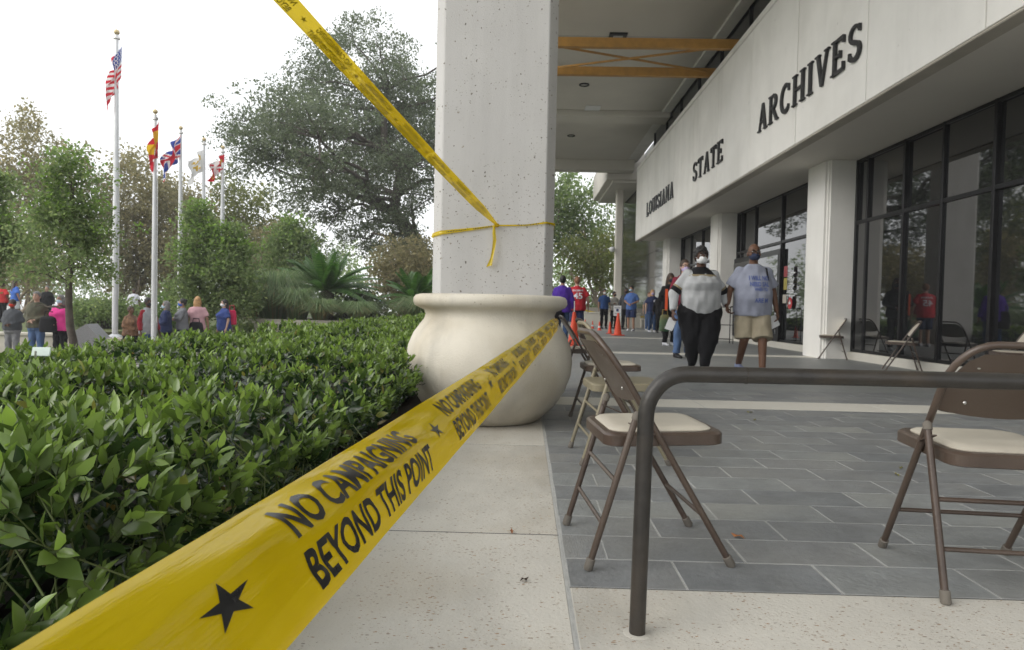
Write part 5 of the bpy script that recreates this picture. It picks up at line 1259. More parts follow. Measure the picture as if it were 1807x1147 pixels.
def person(label, px, ytop, Y, zg, rot=0, g=1.0, belly=0.0, bust=0.0, skin='tan', hair=('short', 'black'), mask=None, top=None, legs=None, shoes='black', arms=None, leg=None, hturn=0.0, htilt=0.0, vox=None, fine=False, glasses=False, group=None, h=None, neckgap=0.0, hands=None, hip=1.0, leg_r=1.0, head=1.0, loc=None, arm_r=1.0):
    """one figure; sizes are those of a 1.75 m adult facing -Y, then scaled to the height sighted in the picture"""
    p = gy(px, ytop, Y) if loc is None else np.array([loc[0], loc[1], 0]); h = h or float(p[2]-zg); S = h/1.75
    root = empty('person', (p[0], Y, zg), rot); tag(root, label, 'person', group); root.scale = (S, S, S)
    vox = vox or (.016 if Y < 16 else .021)
    A = {1: ((.25*max(1, g*.96), .02, 1.13), (.27*max(1, g*.97), -.05, .89)), -1: ((-.25*max(1, g*.96), .02, 1.13), (-.27*max(1, g*.97), -.05, .89))}
    if arms: A.update(arms)
    Lg = {1: ((.10*hip, -.015, .49), (.105*hip, .02, .085)), -1: ((-.10*hip, -.015, .49), (-.105*hip, .02, .085))}
    if leg: Lg.update(leg)
    HT = Matrix.Translation((0, .01, 1.50)) @ Matrix.Rotation(hturn, 4, 'Z') @ Matrix.Rotation(htilt, 4, 'X') @ Matrix.Scale(head, 4) @ Matrix.Translation((0, -.01, -1.50))
    sk = SKIN[skin]; shx = .158*(1+(g-1)*.22); SZ = 1.378
    # ---- the body itself
    mb = MB(); torso(mb, .80, 1.47, g*.96, belly*.9, bust*.9, -.012)
    mb.cap((0, .012, 1.43), (0, -.002, 1.56), .058*(1+(g-1)*.4), .055, 12)
    mb.T = HT
    mb.ell((0, .005, 1.645), (.076, .096, .105), 18, 12); mb.ell((0, -.018, 1.585), (.062, .078, .082), 16, 10); mb.ell((0, -.05, 1.545), (.038, .040, .030), 10, 7)
    mb.ell((0, -.100, 1.607), (.014, .018, .024), 8, 6); mb.ell((0, -.092, 1.63), (.009, .014, .03), 8, 6); mb.ell((0, -.092, 1.565), (.026, .012, .010), 8, 6); mb.ell((0, -.088, 1.662), (.052, .012, .010), 10, 6)
    for s in (-1, 1): mb.ell((s*.079, .012, 1.612), (.012, .022, .032), 8, 6); mb.ell((s*.052, -.058, 1.60), (.022, .028, .024), 8, 6)
    mb.T = None
    for s in (-1, 1):
        e, w_ = A[s]; chain(mb, [(s*shx, .008, SZ), e, w_], [.053*arm_r, .041*arm_r, .029], seg=12)
        fd = (Vector(w_)-Vector(e)).normalized(); hd = (hands or {}).get(s, {}); hand(mb, Vector(w_)+fd*.008, hd.get('d', fd), s, 1.0, fine, hd.get('curl', .35), hd.get('palm'))
        k_, a_ = Lg[s]; chain(mb, [(s*.088*hip, .006, .87), k_, a_], [.088*leg_r, .056*leg_r, .040], seg=12); mb.ell((a_[0], a_[1]+.006, a_[2]-.03), (.035, .05, .045), 10, 7)
    REMESH.append(('body', mb, sk, root, vox if not fine else .0085))
    # ---- clothing
    def arm_cover(m_, s, kind, off):
        e, w_ = Vector(A[s][0]), Vector(A[s][1]); sh = Vector((s*shx, .008, SZ))
        if kind == 'short':
            q = sh+(e-sh)*.80; m_.ell(sh, (.056*arm_r+off,)*3, 12, 8); m_.tube([sh, q], [.056*arm_r+off, .058*arm_r+off*1.9], 14)
        elif kind == 'long':
            m_.ell(sh, (.052*arm_r+off,)*3, 12, 8); m_.cap(sh, e, .053*arm_r+off, .046*arm_r+off, 12); m_.tube([e, w_-(w_-e)*.02], [.048*arm_r+off, .036+off], 12); m_.ell(e, (.048*arm_r+off,)*3, 10, 8)
    for nm, c, kind, hem, off, fl in (top or []):
        m_ = MB(); torso(m_, hem, 1.468, g, belly, bust, off, 12, 22, fl)
        m_.tube([(0, .012, 1.45), (0, .010, 1.485)], [.080+off, .064+off*.6], 14)
        for s in (-1, 1):
            if kind: arm_cover(m_, s, kind, off*.8)
        REMESH.append((nm, m_, c, root, vox*.85))
    if legs:
        nm, c, zend, off, fl = legs; m_ = MB()
        if nm == 'skirt':
            R = []
            for z, f_ in ((1.02, 0), (.92, .3), (.8, .6), (zend, 1)): a, b, cc = prof(max(.8, z), g, belly*.4, 0); R.append([((a+off+fl*f_)*math.cos(t), cc+(b+off+fl*f_)*math.sin(t), z) for t in [2*PI*k/18 for k in range(18)]])
            m_.loft(R)
        else:
            torso(m_, .79, 1.03, g, belly*.5, 0, off, 5, 20)
            for s in (-1, 1):
                k_, a_ = Vector(Lg[s][0]), Vector(Lg[s][1]); hp = Vector((s*.088*hip, .006, .87))
                if zend > .45:
                    t = (.87-zend)/(.87-k_.z); q = hp+(k_-hp)*t; m_.ell(hp, (.098*leg_r+off,)*3, 12, 8); m_.tube([hp, (hp+q)/2, q], [.097*leg_r+off, .088*leg_r+off+fl*.5, .080*leg_r+off+fl], 16)
                else:
                    q = k_+(a_-k_)*min(1, (k_.z-zend)/(k_.z-a_.z)); m_.cap(hp, k_, .094*leg_r+off, .066*leg_r+off, 14); m_.tube([k_, q], [.066*leg_r+off, .052+off+fl], 14); m_.ell(k_, (.066*leg_r+off,)*3, 12, 8)
        REMESH.append((nm, m_, c, root, vox*.85))
    for s in (-1, 1):
        a_ = Vector(Lg[s][1]); m_ = MB(); m_.T = Matrix.Translation((a_.x, a_.y, a_.z-.085)) @ Matrix.Rotation(-s*.12, 4, 'Z')
        R = []
        for y, wx, zt in ((.075, .026, .085), (.06, .036, .095), (.01, .038, .10), (-.06, .043, .075), (-.125, .044, .055), (-.17, .034, .045), (-.185, .015, .03)):
            R.append([(wx*math.cos(t), y, max(.002, zt*.5+zt*.5*math.sin(t))) for t in [2*PI*k/12 for k in range(12)]])
        m_.loft(R); m_.obj('shoe', cloth('shoe_'+shoes, dict(black=(.02, .02, .022), white=(.62, .64, .68), brown=(.08, .05, .03), blue=(.30, .34, .52))[shoes], .6), root, smooth=60)
    # ---- hair, mask, eyes
    st_, hc = hair; hm = HAIR.get(hc) or hc
    if st_ != 'bald':
        m_ = MB(); back = {'short': 1.555, 'afro': 1.55, 'bob': 1.50, 'long': 1.50, 'bun': 1.56}.get(st_, 1.56); r_ = {'afro': (.094, .112, .122)}.get(st_, (.085, .106, .113)); side = {'bob': 1.53, 'long': 1.52}.get(st_, 1.615)
        def zm(a): return (1.692 if a < .22 else (1.692+(side-1.692)*(a-.22)/.16 if a < .38 else side+(back-side)*min(1, (a-.38)/.3)))
        shell(m_, (0, .010, 1.645), r_, zm, T_=HT)
        m_.T = HT
        if st_ == 'long': m_.loft([[(wx*math.cos(t), cy_+wy*math.sin(t), z) for t in [2*PI*k/14 for k in range(14)]] for z, wx, wy, cy_ in ((1.66, .082, .05, .055), (1.58, .098, .06, .06), (1.46, .105, .055, .075), (1.34, .09, .045, .10), (1.27, .05, .03, .11))])
        if st_ == 'bob': m_.loft([[(wx*math.cos(t), cy_+wy*math.sin(t), z) for t in [2*PI*k/14 for k in range(14)]] for z, wx, wy, cy_ in ((1.68, .085, .06, .04), (1.58, .106, .075, .035), (1.50, .108, .07, .04), (1.455, .085, .05, .05))])
        if st_ == 'bun': m_.ell((0, .09, 1.70), (.045, .045, .042), 10, 7)
        if st_ == 'afro':
            for _ in range(46):
                v = Vector((rnd.gauss(0, 1), rnd.gauss(0, 1)+.3, abs(rnd.gauss(0, 1))+.1)).normalized(); m_.ell((v.x*.086, .012+v.y*.104, 1.652+v.z*.108), (.017,)*3, 6, 4)
        m_.T = None; m_.obj('hair', hm, root, smooth=True)
    if mask:
        m_ = MB(); m_.T = HT; m_.ell((0, -.034, 1.578), (.069, .084, .060), 16, 10); m_.ell((0, -.095, 1.585), (.030, .026, .036), 10, 7)
        for s in (-1, 1): m_.tube([(s*.066, -.05, 1.60), (s*.084, .0, 1.615), (s*.085, .02, 1.61)], .0025, 5)
        m_.T = None; m_.obj('face_mask', mask, root, smooth=True)
    for s in (-1, 1):
        m_ = MB(); m_.T = HT; m_.ell((s*.031, -.084, 1.638), (.0135, .008, .0075), 8, 6); o = m_.obj('eye', EYE_W, root, smooth=True)
        m_ = MB(); m_.T = HT; m_.ell((s*.031, -.0905, 1.638), (.0068, .004, .0068), 8, 6); m_.obj('iris', EYE_D, o, smooth=True)
        if hair[1] in HAIR and Y < 20:
            m_ = MB(); m_.T = HT; m_.tube([(s*.048, -.088, 1.658), (s*.032, -.099, 1.664), (s*.016, -.099, 1.660)], [.003, .0045, .004], 6); m_.obj('eyebrow', HAIR['black'] if hair[1] in ('grey',) else hm, root, smooth=True)
    if glasses:
        m_ = MB(); m_.T = HT
        for s in (-1, 1):
            m_.tube([(s*.034+.025*math.cos(t), -.106, 1.634+.018*math.sin(t)) for t in [2*PI*k/14 for k in range(15)]], .0028, 5); m_.tube([(s*.059, -.104, 1.638), (s*.082, -.02, 1.64), (s*.084, .012, 1.632)], .0025, 5)
        m_.tube([(-.010, -.108, 1.638), (.010, -.108, 1.638)], .0025, 5); m_.T = None; m_.obj('glasses', EYE_D, root, smooth=True)
    return root
def to_local(root, P, S):
    R = Matrix.Rotation(-root.rotation_euler[2], 3, 'Z'); return tuple((R @ (Vector(P)-Vector(root.location)))/S)
WHITE_M, BLUE_M, DARK_M, RED_M, PURP_M = cloth('mask_white', (.75, .76, .77)), cloth('mask_blue', (.05, .13, .50)), cloth('mask_dark', (.03, .03, .04)), cloth('mask_red', (.60, .05, .03)), cloth('mask_lilac', (.45, .38, .58)); LB_M = cloth('mask_pale_blue', (.45, .60, .70))
navy, black, jeans, charcoal, grey = cloth('navy', (.022, .032, .085)), cloth('black', (.010, .010, .012)), cloth('jeans', (.075, .125, .24)), cloth('charcoal', (.075, .08, .09)), cloth('grey', (.17, .175, .19))
front_arms = {1: ((.26, .02, 1.14), (.06, -.19, 1.04)), -1: ((-.26, .02, 1.14), (-.05, -.19, 1.02))}
crossed = {1: ((.26, -.06, 1.16), (-.07, -.20, 1.18)), -1: ((-.26, -.06, 1.16), (.08, -.22, 1.14))}
QL = 'people queueing beyond the hedge'; QR = 'people queueing on the terrace'
# ---- the couple walking hand in hand
YC = 9.0
wx, mxp = gy(1238, 500, YC)[0], gy(1331, 500, YC)[0]
hw = float(gy(1240, 437, YC)[2]); hm_ = float(gy(1333, 430, YC)[2])
Sw, Sm = hw/1.75, hm_/1.75
hold = np.array([gy(1285, 545, YC-.06)[0], YC-.08, gy(1285, 545, YC)[2]])
def wr(root_x, S, dx, dz): return tuple((np.array([hold[0]+dx-root_x, hold[1]-YC, hold[2]+dz]))/S)
ww = wr(wx, Sw, -.015, .045); wm = wr(mxp, Sm, .02, .075)
woman = person('woman in light grey jersey with black arm bands, black trousers and white mask, walking', 1238, 437, YC, 0, rot=.10, g=1.40, belly=.07, bust=.12, skin='dark', hair=('afro', 'black'), mask=WHITE_M, fine=True, vox=.012, hip=1.32, leg_r=2.0, arm_r=1.28,
   top=[('jersey', cloth('jersey_grey', (.43, .44, .45)), 'long', .85, .014, .006)], legs=('trousers', black, .12, .012, -.012), shoes='black',
   arms={-1: ((-.36, .03, 1.12), (-.395, -.07, .88)), 1: ((.36, .06, 1.12), ww)}, leg={1: ((.085, -.10, .50), (.035, -.13, .10)), -1: ((-.09, .0, .50), (-.03, .16, .13))}, hturn=-.05, hands={1: dict(d=(.35, -.1, -1), curl=.7, palm=(.9, -.3, 0)), -1: dict(curl=.6)}, head=1.04)
man = person('bald man in pale grey printed T-shirt, khaki cargo shorts and dark patterned mask, walking', 1331, 430, YC, 0, rot=-.08, g=1.14, belly=.085, skin='brown', hair=('bald', 'black'), mask=cloth('mask_pattern', (.035, .045, .085)), fine=True, vox=.012, glasses=True, hip=1.08, leg_r=1.08, arm_r=1.1,
   top=[('t_shirt', cloth('tee_grey', (.30, .32, .40)), 'short', .80, .018, .020)], legs=('shorts', cloth('khaki', (.33, .29, .21)), .50, .022, .022), shoes='blue',
   arms={-1: ((-.285, .05, 1.13), wm), 1: ((.275, .07, 1.14), (.305, -.02, .88))}, leg={-1: ((-.10, -.05, .50), (-.10, .24, .155)), 1: ((.105, -.14, .51), (.10, -.20, .09))}, hturn=.02, hands={-1: dict(d=(-.25, -.15, -1), curl=.75, palm=(.9, -.3, 0)), 1: dict(curl=.5)})
# jersey bands and yoke, shorts pockets
def ring_on_arm(root, sh, e, t0, t1, r, m_, nm='band'):
    sh, e = Vector(sh), Vector(e); a = MB(); p = [sh+(e-sh)*(t0+(t1-t0)*k/4) for k in range(5)]; a.tube(p, [r-.004, r, r+.001, r, r-.004], 18); a.obj(nm, m_, root, smooth=60)
for s_, e_ in ((-1, (-.36, .03, 1.12)), (1, (.36, .06, 1.12))):
    ring_on_arm(woman, (s_*.172, .008, 1.378), e_, .74, .94, .079, black); ring_on_arm(woman, (s_*.172, .008, 1.378), e_, .66, .735, .080, cloth('gold_trim', (.28, .23, .14)))
yk = MB(); R = []
for z, dz in ((1.380, .02), (1.42, .021), (1.455, .021), (1.482, .020)):
    a_, b_, c_ = prof(min(1.475, z), 1.40, .07, .12); R.append([((a_+dz+.004)*math.cos(t), c_+(b_+dz+.004)*math.sin(t), z) for t in [2*PI*k/24 for k in range(24)]])
yk.loft(R, caps=False); yk.obj('yoke', cloth('black', None), woman, smooth=True)
yk = MB(); R = []
for z, dz in ((1.352, .0205), (1.366, .023), (1.380, .0235)):
    a_, b_, c_ = prof(z, 1.40, .07, .12); R.append([((a_+dz+.003)*math.cos(t), c_+(b_+dz+.003)*math.sin(t), z) for t in [2*PI*k/24 for k in range(24)]])
yk.loft(R, caps=False); yk.obj('trim', cloth('gold_trim', None), woman, smooth=True)
for s_ in (-1, 1):
    a = MB(); a.box(s_*.205-.012, s_*.205+.012, -.07, .05, .575, .70); a.obj('cargo_pocket', cloth('khaki', None), man, bevel=.006)
    a = MB(); a.box(s_*.208-.014, s_*.208+.014, -.075, .055, .69, .725); a.obj('pocket_flap', cloth('khaki', None), man, bevel=.005)
a = MB(); a.tube([(.155, .06, 1.44), (.145, -.08, 1.42), (.155, -.125, 1.30), (.185, -.09, 1.15), (.20, .04, 1.05)], .011, 8); a.obj('bag_strap', black, man, smooth=True)
def papers(px, py, Y, label, w_=.11, h=.17, rot=.3):
    p = gy(px, py, Y); a = MB(); a.T = Matrix.Rotation(rot, 4, 'Y'); a.box(-w_/2, w_/2, -.002, .002, -h, 0); a.box(-w_/2+.012, w_/2+.01, .003, .005, -h+.01, .004)
    return tag(a.obj('paper', M_['white'], loc=tuple(p)), label, 'paper')
papers(1187, 562, YC-.10, 'folded white paper held in the right hand of the woman in the grey jersey', .10, .16, .35); papers(1359, 560, YC-.02, 'white folded paper at the left hip of the man in khaki shorts', .13, .15, -.5)

# ---- others on the terrace
person('person in maroon top, jeans and glasses, half hidden behind the woman in grey', 1209, 458, 12.3, 0, rot=.15, g=1.02, skin='fair', hair=('short', 'brown'), mask=PURP_M, glasses=True, top=[('shirt', cloth('maroon', (.17, .018, .035)), 'long', .86, .016, .01)], legs=('trousers', jeans, .06, .012, .006), arms={-1: ((-.24, .0, 1.13), (-.20, -.14, .93))}, group=QR)
lan = person('person with long loose hair in black clothes and orange lanyard, behind the maroon shirt', 1184, 482, 16.5, 0, rot=.25, g=1.05, bust=.04, skin='brown', hair=('long', 'brown'), mask=DARK_M, top=[('jacket', black, 'long', .80, .02, .02)], legs=('trousers', black, .06, .014, .0), shoes='white', arms=front_arms, group=QR)
badge = person('woman in navy T-shirt with white round badge, jeans and lilac mask, near the dark wall', 1152, 511, 26.5, 0, rot=.1, g=1.12, bust=.06, skin='fair', hair=('bob', 'blonde'), mask=PURP_M, top=[('t_shirt', navy, 'short', .85, .016, .01)], legs=('trousers', cloth('dark_jeans', (.04, .075, .16)), .06, .012, 0), shoes='white', group=QR)
person('person in black clothes and red mask to the right of the navy T-shirt woman', 1166, 515, 25.8, 0, rot=-.1, g=1.1, skin='dark', hair=('short', 'black'), mask=RED_M, top=[('jacket', black, 'long', .78, .02, .02)], legs=('trousers', black, .06, .014, 0), group=QR)
person('person mostly hidden just behind the left shoulder of the navy T-shirt woman', 1146, 516, 28.5, 0, g=1.0, skin='fair', hair=('short', 'auburn'), top=[('shirt', grey, 'short', .86, .014, .01)], legs=('trousers', jeans, .06, .012, 0), shoes='white', group=QR)
person('young man in blue shirt and navy shorts with pale blue mask by the dark wall', 1115, 504, 27.5, 0, rot=-.45, g=1.0, skin='tan', hair=('short', 'black'), mask=LB_M, top=[('shirt', cloth('mid_blue', (.07, .14, .36)), 'short', .82, .018, .012)], legs=('shorts', navy, .52, .02, .02), shoes='white', arms=front_arms, hturn=-.3, group=QR)
person('person in grey top and black trousers standing behind the blue shirt man', 1105, 508, 29.5, 0, rot=.1, skin='brown', hair=('short', 'black'), mask=DARK_M, top=[('shirt', charcoal, 'long', .84, .016, .01)], legs=('trousers', black, .06, .012, 0), group=QR)
person('man in dark blue polo shirt, black trousers and white mask at the terrace end', 1067, 510, 30.0, 0, rot=.2, skin='tan', hair=('short', 'black'), mask=WHITE_M, top=[('polo_shirt', cloth('royal_blue', (.03, .075, .22)), 'short', .86, .016, .01)], legs=('trousers', black, .06, .012, 0), shoes='black', group=QR)
person('person in pale sweatshirt with grey shoulders and folded arms beside the blue polo man', 1084, 514, 30.5, 0, rot=.5, g=1.0, skin='tan', hair=('short', 'black'), mask=DARK_M, top=[('sweatshirt', cloth('cream', (.50, .48, .43)), 'long', .84, .022, .012)], legs=('trousers', black, .06, .012, 0), arms=crossed, hturn=.3, group=QR)
jersey = person('heavy man in red sports jersey numbered 45 and dark shorts, seen from behind', 1019, 488, 19.0, 0, rot=PI+.08, g=1.28, belly=.07, skin='fair', hair=('short', 'auburn'), top=[('jersey', cloth('jersey_red', (.46, .022, .035)), 'short', .80, .022, .015)], legs=('shorts', navy, .48, .022, .02), shoes='white', arm_r=1.15, group=QR)
purple = person('man in purple jacket and jeans seen from behind, beside the red jersey', 993.5, 486, 17.0, 0, rot=PI-.1, g=1.08, skin='tan', hair=('short', 'black'), top=[('jacket', cloth('purple', (.075, .028, .30)), 'long', .78, .026, .02)], legs=('trousers', cloth('dark_jeans', None), .06, .012, 0), group=QR)
a = MB(); R = []
for z, dz in ((1.235, .030), (1.245, .034), (1.25, .028)):
    a_, b_, c_ = prof(z, 1.08, 0, 0); R.append([((a_+dz)*math.cos(t), c_+(b_+dz)*math.sin(t), z) for t in [2*PI*k/22 for k in range(22)]])
a.loft(R, caps=False); a.obj('back_vent', cloth('purple', None), purple, smooth=True)
person('balding man in black top, mostly hidden by the pillar', 973, 503, 23, 0, rot=.2, g=1.05, skin='fair', hair=('short', 'grey'), mask=WHITE_M, top=[('jacket', black, 'long', .80, .02, .01)], legs=('trousers', black, .06, .012, 0), group=QR)
# ---- queue beyond the hedge
person('man in dark grey sweatshirt and grey joggers with bright red mask, far left', 22, 528, 17.3, GZ, rot=.15, g=1.15, belly=.04, skin='dark', hair=('short', 'black'), mask=RED_M, top=[('sweatshirt', charcoal, 'long', .86, .022, .014)], legs=('joggers', cloth('jogger_grey', (.20, .20, .21)), .07, .02, .0), arms=front_arms, group=QL)
person('person in camouflage jacket, jeans and pale hat behind the tree branches', 65, 514, 17.0, GZ, rot=.1, g=1.12, skin='fair', hair=('short', 'grey'), top=[('jacket', mat('fabric_camo', (.09, .085, .055), .9, .35, 9, .3, 50, var2=(.035, .04, .022)), 'long', .84, .024, .012)], legs=('trousers', jeans, .07, .014, .0), arms=front_arms, group=QL)
person('woman in bright pink blouse and black trousers left of the slim tree trunk', 107, 520, 17.0, GZ, rot=-.1, g=1.25, bust=.07, belly=.03, skin='tan', hair=('bob', 'grey'), mask=LB_M, top=[('blouse', cloth('hot_pink', (.62, .045, .24)), 'short', .82, .02, .02)], legs=('trousers', black, .07, .014, 0), arms=front_arms, group=QL)
person('stooping woman in brown patterned blouse and black skirt by the flagpole base', 231, 540, 17.6, GZ, rot=1.3, g=1.2, bust=.05, skin='brown', hair=('short', 'brown'), top=[('blouse', mat('fabric_leopard', (.20, .11, .06), .85, .45, 16, .2, 60, var2=(.08, .04, .025)), 'long', .82, .022, .03)], legs=('skirt', black, .35, .02, .04), arms=front_arms, group=QL)
person('man with dark red sleeves, grey waistcoat and jeans by the second flagpole', 262, 525, 17.0, GZ, rot=1.25, g=1.1, belly=.03, skin='dark', hair=('short', 'black'), mask=DARK_M, top=[('cardigan', cloth('dark_red', (.24, .02, .03)), 'long', .88, .014, .01), ('waistcoat', cloth('heather', (.27, .275, .29)), None, .80, .024, .02)], legs=('trousers', jeans, .07, .014, 0), group=QL)
person('grey-haired person in navy jacket and black trousers facing left with pale mask', 293, 531, 18.4, GZ, rot=-1.2, g=1.1, belly=.03, skin='tan', hair=('bob', 'grey'), mask=LB_M, top=[('jacket', navy, 'long', .82, .024, .012)], legs=('trousers', black, .07, .014, 0), arms=front_arms, group=QL)
person('woman in grey sweater with bright blue mask facing left', 322, 527, 18.8, GZ, rot=-1.1, g=1.12, bust=.06, skin='tan', hair=('bun', 'black'), mask=BLUE_M, top=[('sweater', grey, 'long', .84, .02, .012)], legs=('trousers', navy, .07, .014, 0), arms=crossed, group=QL)
person('woman with ginger blonde hair in pale pink T-shirt seen from behind', 349, 523, 19.2, GZ, rot=PI+.3, g=1.05, skin='tan', hair=('bob', 'blonde'), top=[('t_shirt', cloth('pale_pink', (.55, .33, .36)), 'short', .80, .02, .014)], legs=('trousers', black, .07, .014, 0), group=QL)
person('woman in navy scrubs with white mask, rightmost in the queue beyond the hedge', 396, 528, 19.8, GZ, rot=-.8, g=1.2, bust=.07, belly=.03, skin='fair', hair=('long', 'black'), mask=WHITE_M, top=[('scrub_top', cloth('scrubs', (.035, .06, .20)), 'short', .80, .022, .02)], legs=('trousers', navy, .07, .014, 0), group=QL)
person('woman in white blouse with pale blue mask and dark hair between the two cycads', 673, 524, 29.5, -.5, rot=.1, skin='tan', hair=('bob', 'black'), mask=LB_M, top=[('blouse', cloth('white_blouse', (.68, .68, .74)), 'long', .82, .018, .015)], legs=('trousers', navy, .07, .014, 0), arms=crossed, group='people on the far paths')
ZF = -.21
person('person in red top and black trousers seen from behind at the far left edge', 4, 497, 27, ZF, rot=PI-.2, g=1.3, skin='dark', hair=('short', 'black'), top=[('shirt', cloth('tomato', (.45, .03, .035)), 'short', .84, .022, .012)], legs=('trousers', black, .07, .014, 0), group='people on the far paths')
person('woman with long brown hair in blue top and white shorts on the far lawn', 27, 494, 28, ZF, rot=PI-.5, g=1.0, skin='tan', hair=('long', 'brown'), top=[('shirt', cloth('bright_blue', (.06, .15, .50)), 'short', .84, .018, .012)], legs=('shorts', cloth('white_blouse', None), .55, .02, .02), shoes='white', group='people on the far paths')
person('person in black clothes standing far off behind the camouflage jacket', 83, 504, 28, ZF, rot=.3, g=1.1, skin='fair', hair=('short', 'grey'), top=[('jacket', black, 'long', .82, .022, .012)], legs=('trousers', black, .07, .014, 0), group='people on the far paths')
person('person in white shirt and black trousers far off beside the second flagpole', 236, 509, 31, -.22, rot=.5, g=1.05, skin='dark', hair=('short', 'black'), top=[('shirt', cloth('white_blouse', None), 'short', .84, .018, .012)], legs=('trousers', black, .07, .014, 0), group='people on the far paths')

# ---- grow every queued figure part into one smooth surface
tmp = []
for (nm, mb, m_, par, vx) in REMESH:
    me = bpy.data.meshes.new('tmp'); me.from_pydata(mb.v, [], mb.f); me.update()
    bm = bmesh.new(); bm.from_mesh(me); bmesh.ops.recalc_face_normals(bm, faces=bm.faces); bm.to_mesh(me); bm.free()
    o = bpy.data.objects.new('tmp', me); COL.objects.link(o)
    r = o.modifiers.new('r', 'REMESH'); r.mode = 'VOXEL'; r.voxel_size = vx; r.use_smooth_shade = True
    s_ = o.modifiers.new('s', 'SMOOTH'); s_.iterations = 3 if vx > .01 else 2; s_.factor = .5
    tmp.append((o, nm, m_, par))
dg = bpy.context.evaluated_depsgraph_get()
BUILT = {}
for o, nm, m_, par in tmp:
    me = bpy.data.meshes.new_from_object(o.evaluated_get(dg)); me.name = nm; me.materials.clear(); me.materials.append(m_)
    if nm not in ('body',):                                       # soft creases of the cloth
        n = len(me.vertices); co = np.empty(n*3, np.float32); me.vertices.foreach_get('co', co); co = co.reshape(-1, 3); no = np.empty(n*3, np.float32); me.vertices.foreach_get('normal', no); no = no.reshape(-1, 3); q = len(nm) % 7
        am = .0068*(1 if nm in ('trousers', 'joggers') else .9)
        d_ = am*(np.sin(co[:, 2]*34+co[:, 0]*13+q)*.5+np.sin(co[:, 2]*21-co[:, 0]*37+co[:, 1]*17)*.6+np.sin(co[:, 0]*60+co[:, 2]*9)*.35)
        me.vertices.foreach_set('co', (co+no*d_[:, None]).ravel())
    me.polygons.foreach_set('use_smooth', [True]*len(me.polygons)); me.update()
    BUILT[(par.name, nm)] = link(nm, me, par)
for o, *_ in tmp: bpy.data.objects.remove(o)

def print_on(par, nm, lines, m_, back=False, name='print'):
    """lay flat print on a garment: (text, centre x, base z, cap height, width)"""
    g_ = BUILT[(par.name, nm)].data; bv = BVHTree.FromPolygons([v.co for v in g_.vertices], [p.vertices[:] for p in g_.polygons]); V = []; F = []; o_ = 0
    for txt, cx_, z, ch, wd_ in lines:
        v, f = text_mesh(txt, wd_, ch, .012) if isinstance(txt, str) else txt; s_ = -1 if back else 1
        for x, y, _ in v:
            X = (cx_+(x-wd_/2 if isinstance(txt, str) else x))*s_; hit = bv.ray_cast(Vector((X, -1.0*s_, z+y)), Vector((0, s_, 0))); V.append(tuple(hit[0]+Vector((0, -.009*s_, 0))) if hit[0] else (X, 0, z+y))
        F += [tuple(int(i)+o_ for i in t) for t in f]; o_ += len(v)
    me = bpy.data.meshes.new(name); me.from_pydata(V, [], F); me.materials.append(m_); me.update(); return link(name, me, par)
INK_B = cloth('ink_blue', (.10, .14, .37))
print_on(man, 't_shirt', [('I WILL NO', .035, 1.265, .056, .25), ('NEED SAL', .040, 1.185, .056, .245), ('WHEN YO', .050, 1.125, .042, .17), ('ARE M', .055, .975, .056, .17)], INK_B)
print_on(jersey, 'jersey', [('GAUSMAN', 0, 1.335, .048, .30), ('45', 0, 1.13, .16, .26)], cloth('white_blouse', None), True)
disc = (np.array([(0, 0, 0)]+[(.062*math.cos(2*PI*k/16), .062*math.sin(2*PI*k/16), 0) for k in range(16)]), np.array([[0, 1+k, 1+(k+1) % 16] for k in range(16)]))
print_on(badge, 't_shirt', [(disc, .045, 1.27, 0, 0)], cloth('white_blouse', None), name='badge')
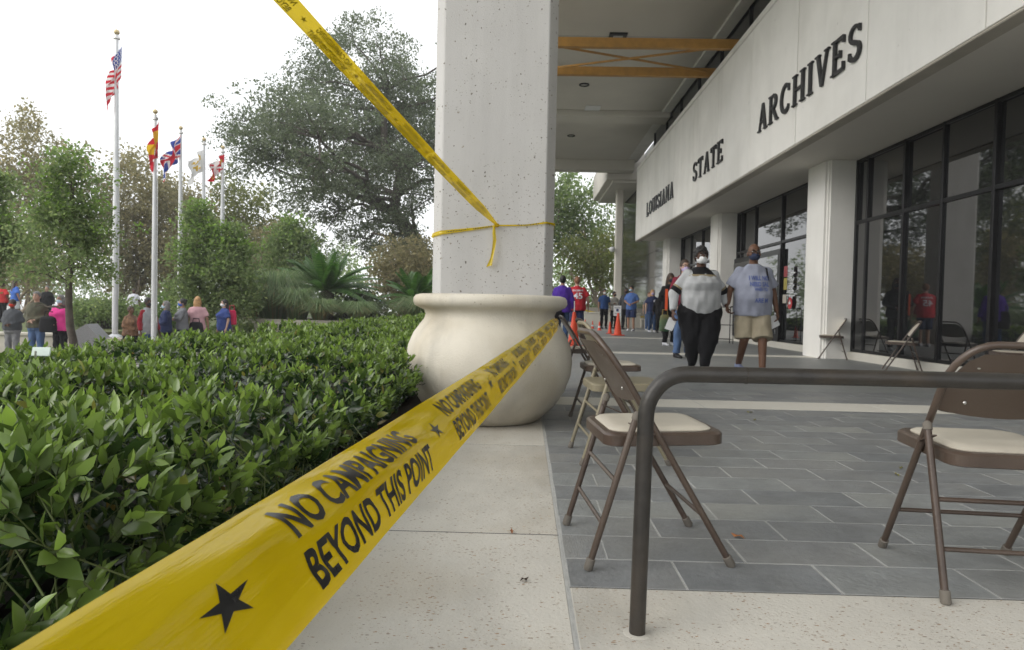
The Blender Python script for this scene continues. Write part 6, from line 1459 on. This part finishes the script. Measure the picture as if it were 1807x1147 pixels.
a = MB(); a.loft([[(-.20, -.14, z), (-.155, -.18, z), (-.15, -.165, z), (-.195, -.125, z)] for z in (.85, 1.0, 1.22, 1.36)]); a.obj('lanyard', cloth('orange', (.62, .09, .03)), lan)

def bag(label, px, py, Y, sx, sy, sz, m_, name='bag', cat='bag', rot=0.0):
    p = gy(px, py, Y); root = empty(name, tuple(p), rot); tag(root, label, cat); mb = MB()
    R = [[(sx*f_*math.copysign(abs(math.cos(t))**.6, math.cos(t)), sy*f_*math.copysign(abs(math.sin(t))**.6, math.sin(t)), z*sz) for t in [2*PI*k/16 for k in range(16)]] for z, f_ in ((-1, .75), (-.92, .95), (-.3, 1), (.5, .9), (.85, .8), (1, .5))]
    mb.loft(R); mb.obj('body', m_, root, smooth=True); mb = MB(); mb.tube([(-sx*.5, 0, sz*.9), (-sx*.4, 0, sz*1.6), (sx*.4, 0, sz*1.6), (sx*.5, 0, sz*.9)], .012, 6); mb.obj('handle', m_, root, smooth=True); return root
bag('green and gold bag carried low by the person in black behind the woman in grey', 1173, 570, 16.2, .13, .08, .20, mat('bag_green', (.05, .12, .07), .7, .2, 5, var2=(.35, .22, .05)))
bag('large black shoulder bag hanging beside the camouflage jacket', 86, 572, 16.8, .22, .12, .20, black)
bag('black handbag on the hip of the woman in pale pink', 346, 578, 19.0, .20, .09, .16, black)
bag('bright red backpack behind the woman in navy scrubs', 409, 560, 20.0, .14, .12, .22, cloth('red_pack', (.55, .03, .09)), 'backpack', 'backpack', .3)
bag('black bag held by the man in the purple jacket', 984, 548, 16.9, .16, .09, .22, black)
p = gy(1160, 533, 26.2)

# ================================================================== HAZE VOLUME ADDED TO LIFT THE DISTANT DARKS
hz = MB(); hz.box(-142, 142, -52, 117, GZ-1.2, 24)
hm_ = bpy.data.materials.new('lift_haze'); hm_.use_nodes = True; nt = hm_.node_tree; nt.nodes.remove(nt.nodes['Principled BSDF'])
pv = nt.nodes.new('ShaderNodeVolumePrincipled'); pv.inputs['Color'].default_value = (.96, .97, .98, 1); pv.inputs['Density'].default_value = .0013
nt.links.new(pv.outputs[0], nt.nodes['Material Output'].inputs['Volume'])
tag(hz.obj('haze', hm_), kind='stuff')
